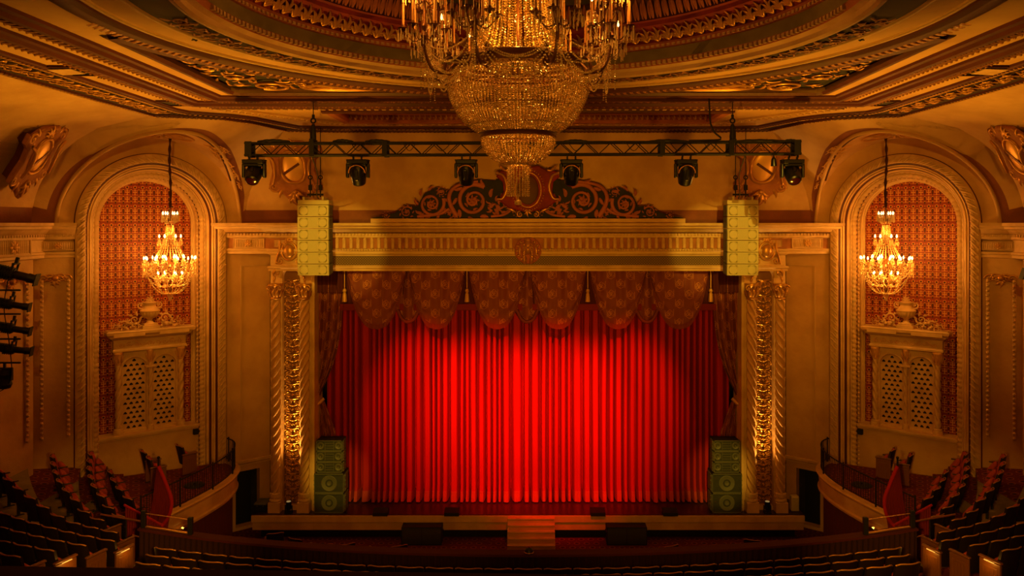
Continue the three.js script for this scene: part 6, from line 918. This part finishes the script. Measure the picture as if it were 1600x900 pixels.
// parapet of the balcony with pleated red cloth, glass screens and brass rails
{
  const PK = 0.98, PX = 8.25, yTop = E - 6.46;
  const par = struct('trim_6', 'curved balcony parapet covered in pleated dark red cloth with a thin cap', 'parapet');
  const line = (o, n = 60) => Array.from({ length: n + 1 }, (_, i) => { const x = -PX + 2 * PX * i / n; return [x, -rowD(x, PK) - o]; });
  mesh('core', boxUV(sweep(line(0), [[0.05, yTop - 0.02], [0.05, yTop - 1.3], [-0.12, yTop - 1.3], [-0.12, yTop - 0.02], [0.05, yTop - 0.02]])), M.wine, par);
  mesh('cap', boxUV(sweep(line(0), [[0.1, yTop - 0.04], [0.09, yTop], [-0.13, yTop + 0.01], [-0.16, yTop - 0.02], [-0.15, yTop - 0.05]])), M.maroon, par);
  mesh('pleated_cloth', surf(900, 3, (s, q) => { const x = -PX + 2 * PX * s; return V3(x, yTop - 0.05 - 0.85 * q, -rowD(x, PK) + 0.075 + 0.022 * Math.sin(s * 900 * 0.9 + 0.4 * q)); }), M.wine, par);
  mesh('pleated_cloth_front', surf(500, 2, (s, q) => { const x = -PX + 2 * PX * s; return V3(x, yTop - 0.05 - 1.3 * q, -rowD(x, PK) - 0.15 - 0.02 * Math.sin(s * 700)); }), M.redVelvet, par);
  M.glass = new THREE.MeshPhysicalMaterial({ color: '#ffffff', roughness: 0.02, transmission: 1, thickness: 0, ior: 1.45 });
  for (const m of [-1, 1]) {
    const w = m < 0 ? 'left' : 'right', A = V3(m * 8.18, yTop, -rowD(8.18, PK)), B = V3(m * 7.02, yTop, -rowD(7.02, PK));
    const g = thing('glass_guard', `low glass guard between two black posts at the ${w} end of the balcony parapet`, 'guard rail', [A.x, A.y, A.z]);
    const D = B.clone().sub(A); mesh('post', [box(0.1, 0.36, 0.08, 0, 0.18, 0, 0.01)], M.black, g); mesh('post', [box(0.1, 0.36, 0.08, D.x, 0.18, D.z, 0.01)], M.black, g);
    const ang = Math.atan2(-D.z, D.x), L = D.length() - 0.12; const pane = mesh('pane', box(L, 0.26, 0.012, 0, 0.17, 0), M.glass, g); pane.position.set(D.x / 2, 0, D.z / 2); pane.rotation.y = ang;
    const e = mesh('top_edge', box(L, 0.012, 0.016, 0, 0.306, 0), M.brass, g), r = mesh('base_rail', box(L, 0.03, 0.05, 0, 0.025, 0, 0.008), M.brass, g); for (const q of [e, r]) { q.position.set(D.x / 2, 0, D.z / 2); q.rotation.y = ang; }
    const H = thing('handrail', `slim metal handrail stepping down beside the ${w} end of the parapet`, 'handrail', [m * 8.3, E - 7.6, -16.6]);
    mesh('rail', [bar(V3(0, 1.16, 0), V3(m * 1.35, 1.04, -0.75), 0.02, 8), bar(V3(0.0, 0.8, 0), V3(m * 0.35, 0.8, -0.2), 0.014, 6)], M.brass, H); mesh('post', [bar(V3(0, 0, 0), V3(0, 1.16, 0), 0.022, 8), bar(V3(m * 0.55, -0.02, -0.31), V3(m * 0.55, 1.1, -0.31), 0.018, 8)], M.iron, H);
  }
  const dm = thing('parapet_lamp', 'small dark domed lamp on the middle of the balcony parapet', 'lamp', [0.02, yTop + 0.005, -rowD(0, PK) + 0.01]); mesh('dome', lathe([[0.09, 0], [0.088, 0.05], [0.06, 0.1], [0.001, 0.12]], 20), M.blackGloss, dm); mesh('ring', xf(new THREE.TorusGeometry(0.085, 0.012, 6, 24), [0, 0.02, 0], [PI / 2, 0, 0]), M.brass, dm);
  // padded rail of the upper balcony, right in front of the camera
  const near = struct('trim_7', 'padded dark red velvet rail of the upper balcony along the bottom edge', 'rail');
  const rl = [[-3.4, -3.40], [-1.2, -3.32], [1.2, -3.25], [3.4, -3.19]];
  mesh('velvet_pad', boxUV(sweep(rl, [[-0.2, E - 1.68], [-0.2, E - 1.6], [-0.14, E - 1.56], [0.06, E - 1.56], [0.12, E - 1.6], [0.12, E - 1.7]])), M.maroon, near); mesh('front_cloth', boxUV(sweep(rl, [[0.1, E - 1.68], [0.1, E - 2.6], [-0.18, E - 2.6], [-0.18, E - 1.68]])), M.maroon, near);
}
// side boxes: floor, curved lip, iron railing, hanging cloth
for (const m of [-1, 1]) {
  const w = m < 0 ? 'left' : 'right', LIP = [[-10.05, 19.3], [-9.75, 20.4], [-9.4, 21.6], [-9.15, 22.8], [-9.12, 23.6], [-9.25, 24.4], [-9.55, 25.0], [-9.92, 25.32]];
  const c = new THREE.CatmullRomCurve3(LIP.map(([x, d]) => V3(x, 0, -d))), lip = n => c.getSpacedPoints(n).map(p => [p.x, p.z]), yL = E - 7.82;
  const bx = struct(m < 0 ? 'floor_3' : 'floor_4', `curved ${w} box balcony with a red patterned floor and plain tan fascia`, 'balcony');
  const F = g => m < 0 ? g : flipX(g), wallP = [[-14, 21.6], [-13.6, 22.2], [-13.0, 22.75], [-12.2, 23.42], [-11.4, 24.1], [-10.6, 24.75], [-9.95, 25.35]], wc = new THREE.CatmullRomCurve3(wallP.map(([x, d]) => V3(x, 0, -d)));
  mesh('carpet', boxUV(F(surf(30, 10, (s, q) => { const a = c.getPointAt(s), b = wc.getPointAt(s); return V3(a.x + (b.x - a.x) * q, yL - 0.02 + 0.3 * (1 - s) * q, a.z + (b.z - a.z) * q); }))), M.carpet, bx);
  mesh('fascia', boxUV(F(sweep(lip(40), [[-0.14, yL - 0.02], [-0.14, yL + 0.03], [0.06, yL + 0.03], [0.1, yL], [0.06, yL - 0.07], [0.02, yL - 0.1], [0.0, yL - 0.46], [0.05, yL - 0.5], [0.03, yL - 0.57], [-0.1, yL - 0.58]]))), M.trim, bx);
  mesh('underside', boxUV(F(surf(30, 2, (s, q) => { const a = c.getPointAt(s), b = wc.getPointAt(s); return V3(a.x + (b.x - a.x) * q, yL - 0.57, a.z + (b.z - a.z) * q); }))), M.plum, bx);
  const rail = thing('railing', `black iron railing with thin balusters curving round the ${w} box`, 'railing', [0, 0, 0]); const P = c.getSpacedPoints(200), ptAt = s => { const p = c.getPointAt(Math.min(1, s)); return V3((m < 0 ? 1 : -1) * (p.x - 0.06 * 1), yL + 0.03, p.z); };
  const top = []; for (let i = 0; i <= 40; i++) { const p = ptAt(0.08 + 0.92 * i / 40); top.push([p.x, p.y + 0.74, p.z]); }
  mesh('handrail', tube(top, 0.022, 70, 6), M.iron, rail); mesh('bottom_rail', tube(top.map(([x, y, z]) => [x, y - 0.66, z]), 0.014, 70, 5), M.iron, rail);
  const bal = clean(new THREE.CylinderGeometry(0.009, 0.009, 0.66, 5)), pst = clean(new THREE.CylinderGeometry(0.022, 0.026, 0.8, 8));
  for (let i = 0; i <= 58; i++) { const p = ptAt(0.08 + 0.92 * i / 58), q = i % 14 === 0 || i === 58; const b = share(q ? 'post' : 'baluster', q ? pst : bal, M.iron, rail); b.position.set(p.x, p.y + (q ? 0.4 : 0.41), p.z); }
  const sk = thing('box_skirt', `dark maroon pleated cloth hanging below the ${w} box fascia`, 'drape', [0, 0, 0]);
  mesh('pleated_cloth', F(surf(240, 4, (s, q) => { const p = c.getPointAt(0.02 + 0.76 * s), n = c.getTangentAt(0.02 + 0.76 * s); return V3(p.x - 0.14 - n.z * 0.0 + 0.035 * Math.sin(s * 190), yL - 0.56 - 1.75 * q, p.z + 0.02 * Math.cos(s * 190)); })), M.maroon, sk);
  mesh('top_hem', F(tube(Array.from({ length: 20 }, (_, i) => { const p = c.getPointAt(0.02 + 0.76 * i / 19); return [p.x - 0.1, yL - 0.58, p.z]; }), 0.025, 40, 5)), M.maroon, sk);
  // pole and red curtain closing the box on the house side
  const cu = thing('box_curtain', `bright red pleated curtain on a dark pole at the house end of the ${w} box`, 'curtain', [m * 9.55, E - 8.1, -19.85]);
  mesh('pole', [cyl(0.025, 0.025, 2.05, 0, 1.02, 0, 8), ball(0.04, 0, 2.06, 0)], M.iron, cu);
  const px = v => v / 1200 * 19.85, Rr = [[0, 0.02], [0.12, 0.1], [0.3, 0.25], [0.5, 0.36], [0.68, 0.34], [0.85, 0.28], [1, 0.25]], Re = t => { for (let i = 0; i < 6; i++) if (t <= Rr[i + 1][0]) { const f = (t - Rr[i][0]) / (Rr[i + 1][0] - Rr[i][0]); return Rr[i][1] + f * (Rr[i + 1][1] - Rr[i][1]); } return 0.25; };
  mesh('pleated_cloth', surf(70, 18, (s, t) => { const l = -0.02 - 0.22 * t, r = Re(t); return V3(-m * (l + (r - l) * s), 1.85 - 1.75 * t, 0.05 + 0.03 * Math.sin(s * 44) * (0.3 + t)); }), M.redVelvet, cu);
  mesh('rolled_edge', tube([[-m * 0.03, 1.86, 0.06], [-m * 0.25, 1.4, 0.1], [-m * 0.38, 1.0, 0.1], [-m * 0.32, 0.6, 0.1], [-m * 0.1, 0.3, 0.1], [m * 0.08, 0.28, 0.1], [-m * 0.08, 0.4, 0.1]], 0.045, 40, 7), M.curtain, cu);
  const c2 = thing('aisle_curtain', `dark red pleated curtain panel hung between the ${w} box and the balcony parapet`, 'curtain', [m * 8.95, E - 7.9, -18.2]);
  mesh('pleated_cloth', surf(120, 6, (s, t) => V3(m * (0.75 - 1.3 * s), 1.0 - 1.1 * t + 0.1 * (1 - s), -0.3 + 0.9 * s + 0.03 * Math.sin(s * 95))), M.redVelvet, c2); mesh('top_rail', bar(V3(m * 0.78, 1.12, -0.32), V3(-m * 0.58, 1.0, 0.62), 0.03, 8), M.curtain, c2);
  // loose box chairs near the niche wall, a round black floor pad
  for (const [x, d, t, l] of m < 0 ? [[-11.45, 23.15, 0.9, 'outermost'], [-10.95, 22.5, 1.0, 'middle'], [-10.65, 23.75, 0.8, 'stage-end']] : [[10.95, 23.35, 0.95, 'stage-end'], [11.2, 22.8, 1.05, 'outermost']]) placeSeat([x, yL + 0.02 + 0.3 * 0.35, -d], m * t, `loose red theatre chair near the ${w} niche wall in the box, ${l} one`, `loose chairs in the ${w} box`, -m);
  const disc = thing('floor_disc', `flat round black pad lying on the carpet of the ${w} box`, 'floor pad', [m * 9.95, yL + 0.02, -22.9]); mesh('pad', lathe([[0.001, 0.05], [0.26, 0.045], [0.3, 0.02], [0.3, 0]], 24), M.black, disc); mesh('knob', ball(0.03, 0, 0.06, 0), M.iron, disc);
}
// a few orchestra seats show over the parapet
[[430, 0.3, 23.3], [465, -0.4, 22.9], [507, 0.2, 22.5], [540, 0.5, 22.5], [592, -0.4, 22.3], [622, 0.4, 22.4], [1045, 0.4, 22.4], [1176, -0.3, 22.8]].forEach(([px, t, d], i) => placeSeat([(px - 825) / 1200 * d, 0, -d], t, `red orchestra seat showing over the parapet below the stage, ${NTH[i]} from the left`, 'orchestra seats over the parapet', i % 2 ? 1 : -1));
scene.traverse(o => { if (o.isMesh && o.material.emissiveIntensity > 3) o.castShadow = false; });
renderer.render(scene, camera);
